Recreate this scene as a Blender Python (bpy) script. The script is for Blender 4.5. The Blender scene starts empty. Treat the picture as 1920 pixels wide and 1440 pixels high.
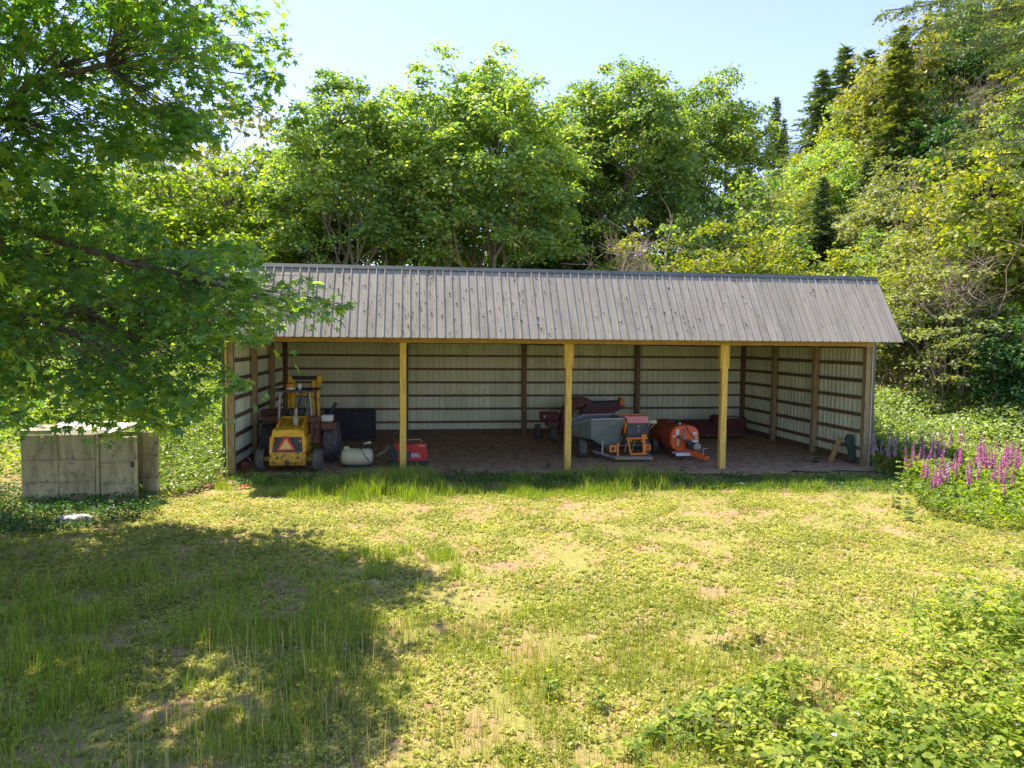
import bpy, math, random
import numpy as np
from mathutils import Matrix, Vector, Euler

random.seed(7)
RG = np.random.default_rng(11)
sc = bpy.context.scene
COL = sc.collection
PI = math.pi

# ------------------------------------------------------------------ camera
F_PX = 1338.75                      # focal length in units of a 1920 px wide frame
CAM = np.array([5.09691, -20.5203, 3.81526])
CR = np.array([0.990633, -0.136265, 0.008821])
CU = np.array([-0.000575, 0.060437, 0.998172])
CF = np.array([0.136549, 0.988827, -0.059793])
cam_data = bpy.data.cameras.new('camera')
cam_data.sensor_width = 36.0
cam_data.sensor_fit = 'HORIZONTAL'
cam_data.lens = 36.0 * F_PX / 1920.0
cam_data.clip_start = 0.1
cam_data.clip_end = 3000
cam = bpy.data.objects.new('camera', cam_data)
COL.objects.link(cam)
cam.matrix_world = Matrix(((CR[0], CU[0], -CF[0], CAM[0]), (CR[1], CU[1], -CF[1], CAM[1]), (CR[2], CU[2], -CF[2], CAM[2]), (0, 0, 0, 1)))
sc.camera = cam

# ------------------------------------------------------------------ light
SUN = np.array([-0.30, 0.40, 1.0]); SUN = SUN / np.linalg.norm(SUN)      # towards the sun
SH = np.array([0.30, -0.40])                                             # shadow shift per metre of height
elev = math.asin(SUN[2]); azim = math.atan2(SUN[0], SUN[1])
world = bpy.data.worlds.new('World'); sc.world = world; world.use_nodes = True
wn = world.node_tree.nodes; wl = world.node_tree.links
for n in list(wn): wn.remove(n)
sky = wn.new('ShaderNodeTexSky'); sky.sky_type = 'NISHITA'; sky.sun_disc = False
sky.sun_elevation = elev; sky.sun_rotation = azim
sky.air_density = 1.0; sky.dust_density = .4; sky.ozone_density = 5.0; sky.altitude = 100
bg = wn.new('ShaderNodeBackground'); bg.inputs['Strength'].default_value = 0.105
wo = wn.new('ShaderNodeOutputWorld')
tn = wn.new('ShaderNodeMix'); tn.data_type = 'RGBA'; tn.blend_type = 'MULTIPLY'; tn.inputs[0].default_value = 1.0; tn.inputs[7].default_value = (1.0, .85, 1.04, 1)
wl.new(sky.outputs[0], tn.inputs[6]); wl.new(tn.outputs[2], bg.inputs[0]); wl.new(bg.outputs[0], wo.inputs[0])
sd = bpy.data.lights.new('sun', 'SUN'); sd.energy = 2.8; sd.angle = math.radians(0.53); sd.color = (1.0, 0.91, 0.77)
so = bpy.data.objects.new('sun', sd); COL.objects.link(so)
so.rotation_mode = 'QUATERNION'; so.rotation_quaternion = Vector(SUN).to_track_quat('Z', 'Y'); so.location = (0, 0, 60)
sc.view_settings.view_transform = 'Standard'; sc.view_settings.look = 'None'
sc.view_settings.exposure = 1.98; sc.view_settings.gamma = 1.0; sc.view_settings.use_curve_mapping = False
sc.view_settings.use_white_balance = True; sc.view_settings.white_balance_temperature = 7050; sc.view_settings.white_balance_tint = 13
sc.cycles.max_bounces = 10; sc.cycles.diffuse_bounces = 5; sc.cycles.transmission_bounces = 6; sc.cycles.glossy_bounces = 3

# ------------------------------------------------------------------ helpers
def P(u, v, b):
    """the point b metres ahead of the camera on the sight line of photograph pixel (u, v)"""
    return CAM + b * (CF + CR * (u - 960) / F_PX - CU * (v - 720) / F_PX)

def G(u, v):
    d = CF + CR * (u - 960) / F_PX - CU * (v - 720) / F_PX
    return CAM + d * (-CAM[2] / d[2])

def pix(X):
    d = X - CAM; z = d @ CF
    zz = np.where(z > 0.05, z, 0.05)
    return 960 + F_PX * (d @ CR) / zz, 720 - F_PX * (d @ CU) / zz, z

FH = np.array([CF[0], CF[1]]); FH /= np.linalg.norm(FH); RH = np.array([FH[1], -FH[0]])
def ab(x, y):
    dx = np.asarray(x) - CAM[0]; dy = np.asarray(y) - CAM[1]
    return dx * RH[0] + dy * RH[1], dx * FH[0] + dy * FH[1]
def xy(a, b):
    return CAM[0] + a * RH[0] + b * FH[0], CAM[1] + a * RH[1] + b * FH[1]

def inpoly(u, v, poly):
    u = np.asarray(u, float); v = np.asarray(v, float); r = np.zeros(u.shape, bool)
    n = len(poly)
    for i in range(n):
        x0, y0 = poly[i]; x1, y1 = poly[(i + 1) % n]
        c = ((y0 > v) != (y1 > v)) & (u < (x1 - x0) * (v - y0) / ((y1 - y0) if y1 != y0 else 1e-9) + x0)
        r ^= c
    return r

_ng = np.random.default_rng(5).random((256, 256))
def vnoise(x, y, s, off=0):
    x = np.asarray(x) / s + 31.7 * off + 1000; y = np.asarray(y) / s + 17.3 * off + 1000
    xi = np.floor(x).astype(int); yi = np.floor(y).astype(int); fx = x - xi; fy = y - yi
    fx = fx * fx * (3 - 2 * fx); fy = fy * fy * (3 - 2 * fy)
    g = lambda a, b: _ng[a % 256, b % 256]
    return (g(xi, yi) * (1 - fx) + g(xi + 1, yi) * fx) * (1 - fy) + (g(xi, yi + 1) * (1 - fx) + g(xi + 1, yi + 1) * fx) * fy
def fbm(x, y, s, off=0):
    return 0.5 * vnoise(x, y, s, off) + 0.3 * vnoise(x, y, s * .47, off + 1) + 0.2 * vnoise(x, y, s * .22, off + 2)

def terrain(x, y):
    a, b = ab(x, y)
    bb = np.minimum(b, 80.0)
    t = a - (38 - 0.5 * bb)
    sp = 3.0 * np.log1p(np.exp(np.clip(t / 3.0, -30, 30))); sp = np.where(t > 80, t, sp)
    h = 0.47 * sp * np.clip((b - 5) / 25, 0, 1)
    h = h + np.clip((b - 24) / 30, 0, 1) * (fbm(x, y, 14, 3) - .5) * 2.0 * np.clip(sp / 6, 0, 1)
    inside = (np.asarray(x) > -1.2) & (np.asarray(x) < 20.4) & (np.asarray(y) > -1.5) & (np.asarray(y) < 10)
    h = h + np.where(inside, 0, (fbm(x, y, 3.0, 9) - .5) * .10) - .02
    return h

def mesh_tris(name, V, T, rnd=None, mats=()):
    m = bpy.data.meshes.new(name)
    nv, nt = len(V), len(T)
    m.vertices.add(nv); m.vertices.foreach_set('co', np.asarray(V, np.float32).ravel())
    m.loops.add(nt * 3); m.loops.foreach_set('vertex_index', np.asarray(T, np.int32).ravel())
    m.polygons.add(nt); m.polygons.foreach_set('loop_start', np.arange(0, nt * 3, 3, dtype=np.int32))
    try: m.polygons.foreach_set('loop_total', np.full(nt, 3, np.int32))
    except Exception: pass
    if rnd is not None:
        at = m.attributes.new('rnd', 'FLOAT', 'FACE'); at.data.foreach_set('value', np.asarray(rnd, np.float32))
    for mt in mats: m.materials.append(mt)
    m.update(calc_edges=True)
    return m

def link(name, data, parent=None, **props):
    o = bpy.data.objects.new(name, data); COL.objects.link(o)
    if parent is not None: o.parent = parent
    for k, v in props.items(): o[k] = v
    return o

def empty(name, loc, label, cat, group=None, rz=0.0):
    o = bpy.data.objects.new(name, None); COL.objects.link(o)
    o.location = loc; o.rotation_euler = (0, 0, rz); o.empty_display_size = .3
    o['label'] = label; o['category'] = cat
    if group: o['group'] = group
    return o

class MB:
    def __init__(s): s.v = []; s.f = []; s.m = []; s.mi = 0
    def add(s, vs, fs):
        n = len(s.v); s.v.extend([tuple(map(float, p)) for p in vs]); s.f.extend([tuple(n + i for i in f) for f in fs]); s.m.extend([s.mi] * len(fs)); return s
    def box(s, c, d, rot=None, bev=0.0):
        hx, hy, hz = d[0] / 2, d[1] / 2, d[2] / 2
        M = Euler(rot).to_matrix() if rot else None
        if bev > 0:
            b = min(bev, hx * .9, hy * .9, hz * .9); vs = []
            for sx in (-1, 1):
                for sy in (-1, 1):
                    for sz in (-1, 1):
                        vs += [(sx * hx, sy * (hy - b), sz * (hz - b)), (sx * (hx - b), sy * hy, sz * (hz - b)), (sx * (hx - b), sy * (hy - b), sz * hz)]
            I = lambda x, y, z, k: ((x * 2 + y) * 2 + z) * 3 + k
            fs = []
            for x in (0, 1):
                q = [I(x, 0, 0, 0), I(x, 1, 0, 0), I(x, 1, 1, 0), I(x, 0, 1, 0)]; fs.append(q if x else q[::-1])
            for y in (0, 1):
                q = [I(0, y, 0, 1), I(1, y, 0, 1), I(1, y, 1, 1), I(0, y, 1, 1)]; fs.append(q[::-1] if y else q)
            for z in (0, 1):
                q = [I(0, 0, z, 2), I(1, 0, z, 2), I(1, 1, z, 2), I(0, 1, z, 2)]; fs.append(q if z else q[::-1])
            for x in (0, 1):
                for y in (0, 1): fs.append([I(x, y, 0, 0), I(x, y, 0, 1), I(x, y, 1, 1), I(x, y, 1, 0)])
                for z in (0, 1): fs.append([I(x, 0, z, 0), I(x, 1, z, 0), I(x, 1, z, 2), I(x, 0, z, 2)])
            for y in (0, 1):
                for z in (0, 1): fs.append([I(0, y, z, 1), I(1, y, z, 1), I(1, y, z, 2), I(0, y, z, 2)])
            for x in (0, 1):
                for y in (0, 1):
                    for z in (0, 1): fs.append([I(x, y, z, 0), I(x, y, z, 1), I(x, y, z, 2)])
        else:
            vs = [(x, y, z) for x in (-hx, hx) for y in (-hy, hy) for z in (-hz, hz)]
            fs = [(0, 1, 3, 2), (4, 6, 7, 5), (0, 4, 5, 1), (2, 3, 7, 6), (0, 2, 6, 4), (1, 5, 7, 3)]
        if M: vs = [tuple(M @ Vector(p)) for p in vs]
        return s.add([(p[0] + c[0], p[1] + c[1], p[2] + c[2]) for p in vs], fs)
    def beam(s, p0, p1, w, h, bev=0.0):
        p0, p1 = Vector(p0), Vector(p1); d = p1 - p0; L = d.length; d.normalize()
        up = Vector((0, 0, 1)) if abs(d.z) < .95 else Vector((0, 1, 0))
        x = d.cross(up).normalized(); z = x.cross(d)
        M = Matrix((x, d, z)).transposed(); t = MB().box((0, 0, 0), (w, L, h), None, bev); c = (p0 + p1) / 2
        return s.add([tuple(M @ Vector(p) + c) for p in t.v], t.f)
    def tube(s, pts, rad, n=6, caps=True):
        pts = [Vector(p) for p in pts]
        if not hasattr(rad, '__len__'): rad = [rad] * len(pts)
        vs = []; fs = []
        for i, p in enumerate(pts):
            d = (pts[min(i + 1, len(pts) - 1)] - pts[max(i - 1, 0)])
            if d.length < 1e-6: d = Vector((0, 0, 1))
            d.normalize(); up = Vector((0, 0, 1)) if abs(d.z) < .9 else Vector((1, 0, 0))
            x = d.cross(up).normalized(); y = d.cross(x)
            for k in range(n):
                a = 2 * PI * k / n; vs.append(p + (x * math.cos(a) + y * math.sin(a)) * rad[i])
        for i in range(len(pts) - 1):
            for k in range(n): fs.append((i * n + k, i * n + (k + 1) % n, (i + 1) * n + (k + 1) % n, (i + 1) * n + k))
        if caps: fs.append(tuple(range(n))[::-1]); fs.append(tuple((len(pts) - 1) * n + k for k in range(n)))
        return s.add(vs, fs)
    def lathe(s, prof, n=20, M=None):
        """prof: (radius, height) pairs about local z"""
        vs = []; fs = []
        for r, z in prof:
            for k in range(n): a = 2 * PI * k / n; vs.append((r * math.cos(a), r * math.sin(a), z))
        for i in range(len(prof) - 1):
            for k in range(n): fs.append((i * n + k, i * n + (k + 1) % n, (i + 1) * n + (k + 1) % n, (i + 1) * n + k))
        fs.append(tuple(range(n))[::-1]); fs.append(tuple((len(prof) - 1) * n + k for k in range(n)))
        if M is not None: vs = [tuple(M @ Vector(p)) for p in vs]
        return s.add(vs, fs)
    def prism(s, poly, axis, a0, a1):
        """poly extruded along axis (0,1,2) from a0 to a1; poly in the two other axes, in order"""
        def mk(p, a):
            q = list(p); q.insert(axis, a); return tuple(q)
        n = len(poly); vs = [mk(p, a0) for p in poly] + [mk(p, a1) for p in poly]
        fs = [tuple(range(n))[::-1], tuple(range(n, 2 * n))] + [(i, (i + 1) % n, n + (i + 1) % n, n + i) for i in range(n)]
        return s.add(vs, fs)
    def mesh(s, name, mats, smooth=False):
        m = bpy.data.meshes.new(name); m.from_pydata(s.v, [], s.f)
        for mt in (mats if isinstance(mats, (list, tuple)) else [mats]): m.materials.append(mt)
        m.polygons.foreach_set('material_index', s.m)
        m.polygons.foreach_set('use_smooth', [smooth] * len(s.f)); m.update(); return m
    def obj(s, name, mats, parent=None, smooth=False, **props):
        return link(name, s.mesh(name, mats, smooth), parent, **props)

# ------------------------------------------------------------------ materials
def newmat(name):
    m = bpy.data.materials.new(name); m.use_nodes = True; nt = m.node_tree
    return m, nt, nt.nodes, nt.links, nt.nodes['Principled BSDF']

def surf(name, cols, rough=.6, scale=4.0, metal=0.0, stretch=None, bump=0.0, bscale=None, objrand=0.0, coord='Object', spec=.5, detail=6.0, contrast=(.35, .65), rust=None, ruststart=.6):
    m, nt, N, Lk, pb = newmat(name)
    tc = N.new('ShaderNodeTexCoord'); mp = N.new('ShaderNodeMapping'); Lk.new(tc.outputs[coord], mp.inputs[0])
    if stretch: mp.inputs['Scale'].default_value = stretch
    if objrand:
        oi = N.new('ShaderNodeObjectInfo'); mu = N.new('ShaderNodeMath'); mu.operation = 'MULTIPLY'; mu.inputs[1].default_value = 37
        Lk.new(oi.outputs['Random'], mu.inputs[0]); cb = N.new('ShaderNodeCombineXYZ')
        for k in range(3): Lk.new(mu.outputs[0], cb.inputs[k])
        Lk.new(cb.outputs[0], mp.inputs['Location'])
    no = N.new('ShaderNodeTexNoise'); no.inputs['Scale'].default_value = scale; no.inputs['Detail'].default_value = detail; no.inputs['Roughness'].default_value = .65
    Lk.new(mp.outputs[0], no.inputs['Vector'])
    cr = N.new('ShaderNodeValToRGB'); Lk.new(no.outputs['Fac'], cr.inputs[0])
    el = cr.color_ramp.elements
    el[0].position = contrast[0]; el[1].position = contrast[1]
    el[0].color = (*cols[0], 1); el[1].color = (*cols[-1], 1)
    for i, c in enumerate(cols[1:-1]):
        e = el.new(contrast[0] + (contrast[1] - contrast[0]) * (i + 1) / (len(cols) - 1)); e.color = (*c, 1)
    out = cr.outputs[0]
    if objrand:
        hs = N.new('ShaderNodeHueSaturation'); mr = N.new('ShaderNodeMapRange')
        mr.inputs['To Min'].default_value = 1 - objrand; mr.inputs['To Max'].default_value = 1 + objrand
        Lk.new(oi.outputs['Random'], mr.inputs[0]); Lk.new(mr.outputs[0], hs.inputs['Value']); Lk.new(out, hs.inputs['Color']); out = hs.outputs[0]
    if rust:
        n2 = N.new('ShaderNodeTexNoise'); n2.inputs['Scale'].default_value = scale * 2.3; n2.inputs['Detail'].default_value = 8; n2.inputs['Roughness'].default_value = .75
        Lk.new(tc.outputs[coord], n2.inputs['Vector'])
        r2 = N.new('ShaderNodeValToRGB'); r2.color_ramp.elements[0].position = ruststart; r2.color_ramp.elements[1].position = ruststart + .06
        Lk.new(n2.outputs['Fac'], r2.inputs[0]); mx = N.new('ShaderNodeMix'); mx.data_type = 'RGBA'
        Lk.new(r2.outputs[0], mx.inputs[0]); Lk.new(out, mx.inputs[6]); mx.inputs[7].default_value = (*rust, 1); out = mx.outputs[2]
    Lk.new(out, pb.inputs['Base Color'])
    pb.inputs['Roughness'].default_value = rough; pb.inputs['Metallic'].default_value = metal; pb.inputs['Specular IOR Level'].default_value = spec
    if bump:
        bn = N.new('ShaderNodeTexNoise'); bn.inputs['Scale'].default_value = bscale or scale * 5; bn.inputs['Detail'].default_value = 4; Lk.new(mp.outputs[0], bn.inputs['Vector'])
        bp = N.new('ShaderNodeBump'); bp.inputs['Strength'].default_value = bump; bp.inputs['Distance'].default_value = .02
        Lk.new(bn.outputs['Fac'], bp.inputs['Height']); Lk.new(bp.outputs[0], pb.inputs['Normal'])
    return m

def leafmat(name, c_lo, c_mid, c_hi, trans=.42, rough=.5, tint=(1.25, 1.3, .35), objvar=.12, patch=6.0, spec=.35):
    m, nt, N, Lk, pb = newmat(name)
    at = N.new('ShaderNodeAttribute'); at.attribute_name = 'rnd'
    tc = N.new('ShaderNodeTexCoord'); no = N.new('ShaderNodeTexNoise'); no.inputs['Scale'].default_value = 1 / patch; no.inputs['Detail'].default_value = 3
    Lk.new(tc.outputs['Object'], no.inputs['Vector'])
    a1 = N.new('ShaderNodeMath'); a1.operation = 'MULTIPLY_ADD'; a1.inputs[1].default_value = .75; a1.inputs[2].default_value = -.375
    Lk.new(at.outputs['Fac'], a1.inputs[0]); a2 = N.new('ShaderNodeMath'); a2.operation = 'ADD'; Lk.new(a1.outputs[0], a2.inputs[0]); Lk.new(no.outputs['Fac'], a2.inputs[1])
    cr = N.new('ShaderNodeValToRGB'); Lk.new(a2.outputs[0], cr.inputs[0]); el = cr.color_ramp.elements
    el[0].position = .2; el[0].color = (*c_lo, 1); el[1].position = .8; el[1].color = (*c_hi, 1); e = el.new(.5); e.color = (*c_mid, 1)
    hs = N.new('ShaderNodeHueSaturation'); oi = N.new('ShaderNodeObjectInfo'); mr = N.new('ShaderNodeMapRange')
    mr.inputs['To Min'].default_value = 1 - objvar; mr.inputs['To Max'].default_value = 1 + objvar
    Lk.new(oi.outputs['Random'], mr.inputs[0]); Lk.new(mr.outputs[0], hs.inputs['Value']); Lk.new(cr.outputs[0], hs.inputs['Color'])
    Lk.new(hs.outputs[0], pb.inputs['Base Color']); pb.inputs['Roughness'].default_value = rough; pb.inputs['Specular IOR Level'].default_value = spec
    tr = N.new('ShaderNodeBsdfTranslucent'); mt = N.new('ShaderNodeMix'); mt.data_type = 'RGBA'; mt.blend_type = 'MULTIPLY'; mt.inputs[0].default_value = 1
    Lk.new(hs.outputs[0], mt.inputs[6]); mt.inputs[7].default_value = (tint[0] * 1.5, tint[1] * 1.5, tint[2] * 1.5, 1); Lk.new(mt.outputs[2], tr.inputs['Color'])
    mx = N.new('ShaderNodeMixShader'); mx.inputs[0].default_value = trans; Lk.new(pb.outputs[0], mx.inputs[1]); Lk.new(tr.outputs[0], mx.inputs[2])
    Lk.new(mx.outputs[0], N['Material Output'].inputs['Surface'])
    return m

M = {}
M['near'] = leafmat('maple_leaf', (.085, .215, .095), (.145, .30, .10), (.29, .41, .07), trans=.54, rough=.42, patch=2.5)
M['maple'] = leafmat('bigleaf_maple', (.10, .205, .085), (.19, .31, .09), (.36, .43, .10), trans=.46, patch=4)
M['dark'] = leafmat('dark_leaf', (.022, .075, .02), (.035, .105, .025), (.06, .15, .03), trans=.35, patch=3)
M['yellow'] = leafmat('yellow_leaf', (.10, .17, .02), (.20, .26, .03), (.34, .33, .035), trans=.42, patch=3)
M['olive'] = leafmat('olive_leaf', (.10, .13, .035), (.18, .21, .055), (.30, .30, .08), trans=.4, patch=4)
M['lime'] = leafmat('lime_leaf', (.09, .17, .02), (.17, .27, .03), (.27, .36, .045), trans=.45, patch=2)
M['pale'] = leafmat('pale_leaf', (.12, .19, .05), (.20, .28, .08), (.30, .38, .13), trans=.35, rough=.4, patch=2)
M['sage'] = leafmat('sage_leaf', (.11, .15, .05), (.19, .24, .08), (.30, .33, .12), trans=.4, patch=4)
M['needle'] = leafmat('conifer_needle', (.11, .19, .10), (.16, .25, .11), (.23, .31, .11), trans=.15, patch=5)
M['needle_y'] = leafmat('sunny_conifer_needle', (.10, .16, .04), (.16, .22, .05), (.25, .28, .07), trans=.25, patch=4)
M['cover'] = leafmat('weed_leaf', (.15, .18, .03), (.28, .31, .05), (.44, .44, .12), trans=.38, rough=.42, patch=1.2)
M['grass'] = leafmat('grass_blade', (.11, .17, .02), (.19, .25, .03), (.33, .34, .06), trans=.4, patch=1.0)
M['tallgrass'] = leafmat('tall_grass_blade', (.09, .19, .02), (.17, .28, .025), (.30, .37, .05), trans=.45, patch=.8)
M['drygrass'] = leafmat('dry_grass', (.28, .22, .10), (.40, .33, .17), (.52, .44, .25), trans=.3, patch=1)
M['bramble'] = leafmat('bramble_leaf', (.10, .17, .025), (.21, .30, .04), (.38, .43, .08), trans=.42, rough=.5, patch=1.0, spec=.18)
M['petal'] = leafmat('foxglove_petal', (.52, .11, .34), (.68, .21, .46), (.80, .42, .62), trans=.35, tint=(.9, .6, .9), patch=.3)
M['petal_pale'] = leafmat('faded_petal', (.33, .22, .26), (.45, .33, .36), (.60, .48, .50), trans=.35, tint=(.9, .7, .8), patch=.3)
M['white_petal'] = leafmat('white_petal', (.7, .68, .7), (.8, .78, .8), (.85, .84, .85), trans=.3, tint=(.6, .6, .6), patch=.3)
M['yellow_petal'] = leafmat('buttercup_petal', (.75, .50, .02), (.8, .55, .02), (.85, .62, .03), trans=.3, tint=(.7, .6, .3), patch=.3)
M['bark'] = surf('bark', [(.07, .055, .04), (.14, .115, .085), (.20, .175, .13)], .9, 6, stretch=(1, 1, .25), bump=.5)
M['barkmoss'] = surf('mossy_bark', [(.10, .085, .05), (.19, .165, .10), (.28, .245, .17)], .9, 5, stretch=(1, 1, .3), bump=.4)
M['greybark'] = surf('lichen_bark', [(.20, .15, .10), (.32, .25, .18), (.42, .34, .26)], .9, 7)
M['stem'] = surf('cane', [(.10, .07, .03), (.16, .14, .05)], .7, 12)
M['rail'] = surf('girt_wood', [(.10, .06, .03), (.17, .11, .055), (.23, .155, .08)], .8, 3, stretch=(1.5, 8, 8), bump=.15, objrand=.22)
M['post'] = surf('treated_post', [(.21, .16, .07), (.34, .27, .12), (.42, .34, .17)], .8, 3, stretch=(9, 9, 1.2), bump=.2, objrand=.12)
M['yelpost'] = surf('bounce_yellow_post', [(.40, .25, .04), (.66, .45, .08), (.76, .56, .14)], .8, 3, stretch=(9, 9, .8), bump=.3, objrand=.14, contrast=(.3, .7), rust=(.20, .11, .04), ruststart=.66)  # light bounced off the sunny ground is put into the timber colour as yellow
M['header'] = surf('header_wood', [(.34, .21, .06), (.50, .33, .10)], .8, 3, stretch=(1, 8, 8), bump=.15)

def roofmat():
    m = surf('weathered_roof_metal', [(.225, .22, .165), (.29, .282, .22), (.345, .335, .265)], .48, 1.3, stretch=(5, 1, .6), objrand=.05, spec=.4)
    nt = m.node_tree; N = nt.nodes; Lk = nt.links; pb = N['Principled BSDF']
    src = pb.inputs['Base Color'].links[0].from_socket
    tc = N.new('ShaderNodeTexCoord'); no = N.new('ShaderNodeTexNoise'); no.inputs['Scale'].default_value = .35; no.inputs['Detail'].default_value = 4
    geo = N.new('ShaderNodeNewGeometry'); Lk.new(geo.outputs['Position'], no.inputs['Vector'])
    mr = N.new('ShaderNodeMapRange'); mr.inputs[1].default_value = .35; mr.inputs[2].default_value = .7; mr.inputs[3].default_value = 0; mr.inputs[4].default_value = .45
    Lk.new(no.outputs['Fac'], mr.inputs[0]); mx = N.new('ShaderNodeMix'); mx.data_type = 'RGBA'; Lk.new(mr.outputs[0], mx.inputs[0]); Lk.new(src, mx.inputs[6])
    mx.inputs[7].default_value = (.27, .26, .20, 1); Lk.new(mx.outputs[2], pb.inputs['Base Color'])
    return m
M['roof'] = roofmat()
M['cap'] = surf('slate_trim_metal', [(.035, .055, .055), (.06, .085, .085)], .4, 2, spec=.5)
M['green'] = surf('green_trim_metal', [(.045, .085, .05), (.07, .12, .075)], .5, 2)
M['wallin'] = surf('cream_wall_metal', [(.52, .56, .34), (.63, .67, .42), (.69, .72, .50)], .5, 1.2, stretch=(1, 1, .4), objrand=.04)  # cream metal, its green-yellow tint painting in light bounced off the grass
M['ground'] = None

def groundmat():
    m, nt, N, Lk, pb = newmat('dry_soil')
    geo = N.new('ShaderNodeNewGeometry')
    def noise(s, d=6, r=.6):
        n = N.new('ShaderNodeTexNoise'); n.inputs['Scale'].default_value = s; n.inputs['Detail'].default_value = d; n.inputs['Roughness'].default_value = r
        Lk.new(geo.outputs['Position'], n.inputs['Vector']); return n
    n1 = noise(1.2); n2 = noise(14, 8, .75); n3 = noise(.45, 3)
    cr = N.new('ShaderNodeValToRGB'); el = cr.color_ramp.elements
    el[0].position = .3; el[0].color = (.25, .135, .08, 1); el[1].position = .72; el[1].color = (.50, .33, .215, 1); e = el.new(.5); e.color = (.38, .235, .145, 1)
    Lk.new(n2.outputs['Fac'], cr.inputs[0])
    c2 = N.new('ShaderNodeValToRGB'); e2 = c2.color_ramp.elements
    e2[0].position = .3; e2[0].color = (.19, .19, .05, 1); e2[1].position = .7; e2[1].color = (.34, .33, .10, 1); Lk.new(n2.outputs['Fac'], c2.inputs[0])
    mr = N.new('ShaderNodeMapRange'); mr.inputs[1].default_value = .36; mr.inputs[2].default_value = .54; Lk.new(n1.outputs['Fac'], mr.inputs[0])
    mx = N.new('ShaderNodeMix'); mx.data_type = 'RGBA'; Lk.new(mr.outputs[0], mx.inputs[0]); Lk.new(cr.outputs[0], mx.inputs[6]); Lk.new(c2.outputs[0], mx.inputs[7])
    Lk.new(mx.outputs[2], pb.inputs['Base Color']); pb.inputs['Roughness'].default_value = .95; pb.inputs['Specular IOR Level'].default_value = .15
    bp = N.new('ShaderNodeBump'); bp.inputs['Strength'].default_value = .8; bp.inputs['Distance'].default_value = .03; Lk.new(n2.outputs['Fac'], bp.inputs['Height']); Lk.new(bp.outputs[0], pb.inputs['Normal'])
    return m
M['ground'] = groundmat()
M['floor'] = surf('barn_dirt', [(.26, .17, .09), (.42, .29, .16), (.54, .39, .235)], .95, 3.5, bump=.8, bscale=30, coord='Object', detail=9, spec=.1)

# ------------------------------------------------------------------ ground
def axis(lo, hi, fine0, fine1, step, grow=1.12):
    a = list(np.arange(fine0, fine1 + 1e-6, step)); s = step; x = fine1
    while x < hi: s *= grow; x += s; a.append(min(x, hi))
    s = step; x = fine0
    while x > lo: s *= grow; x -= s; a.insert(0, max(x, lo))
    return np.array(sorted(set(np.round(a, 4))))
gx = axis(-700, 700, -16, 34, .4); gy = axis(-500, 900, -21, 40, .4)
GX, GY = np.meshgrid(gx, gy); GZ = terrain(GX, GY)
V = np.stack([GX.ravel(), GY.ravel(), GZ.ravel()], 1); nx = len(gx); ny = len(gy)
ii = (np.arange(ny - 1)[:, None] * nx + np.arange(nx - 1)[None, :]).ravel()
T = np.concatenate([np.stack([ii, ii + 1, ii + nx + 1], 1), np.stack([ii, ii + nx + 1, ii + nx], 1)])
gm = mesh_tris('ground', V, T, None, [M['ground']]); gm.polygons.foreach_set('use_smooth', np.ones(len(T), bool))
link('ground', gm, None, kind='structure')

fx = np.linspace(0, 19.2, 97); fy = np.linspace(-.9, 8.5, 48); FX, FY = np.meshgrid(fx, fy)
FZ = .012 + .03 * (fbm(FX, FY, 1.2, 4) - .45) * np.clip((FY + .9) / 1.0, 0, 1)
FY2 = FY + np.where(FY < -.8, (fbm(FX, FX * 0, 1.0, 5) - .5) * 1.2, 0)
V = np.stack([FX.ravel(), FY2.ravel(), FZ.ravel()], 1); ii = (np.arange(47)[:, None] * 97 + np.arange(96)[None, :]).ravel()
T = np.concatenate([np.stack([ii, ii + 1, ii + 98], 1), np.stack([ii, ii + 98, ii + 97], 1)])
link('barn_floor', mesh_tris('barn_floor', V, T, None, [M['floor']]), None, kind='structure')

# ------------------------------------------------------------------ barn
L = 4.8; D = 8.545; HE = 3.885; OV = 1.355; SG = .07; HR = 5.854; PW = .185
barn = empty('pole_barn', (0, 0, 0), 'long open-front pole barn with a steep grey metal roof skirt over four bays', 'barn')

def sheet_profile(w, nrib, minor=True):
    """cross-section (x, height) of a ribbed steel sheet, ribs at its pitch"""
    p = w / nrib; out = []
    for k in range(nrib):
        c = k * p
        out += [(c + .012 - (.03 if k == 0 else 0), .034), (c + .024, 0)]
        if minor: out += [(c + p * .36, 0), (c + p * .38, .004), (c + p * .42, .004), (c + p * .44, 0), (c + p * .62, 0), (c + p * .64, .004), (c + p * .68, .004), (c + p * .70, 0)]
        out += [(c + p - .024, 0), (c + p - .012, .034)]
    return out

def panel_mesh(name, w, nrib, h, mats, flip=False, two=True, minor=True):
    """sheet standing in xz, ribs standing towards -y"""
    pr = sheet_profile(w, nrib, minor); mb = MB(); n = len(pr)
    for layer in range(2 if two else 1):
        off = layer * .003; mb.mi = layer
        vs = [(x, -z + off, 0) for x, z in pr] + [(x, -z + off, h) for x, z in pr]
        mb.add(vs, [(i, i + 1, n + i + 1, n + i) for i in range(n - 1)])
    return mb.mesh(name, mats)

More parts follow.
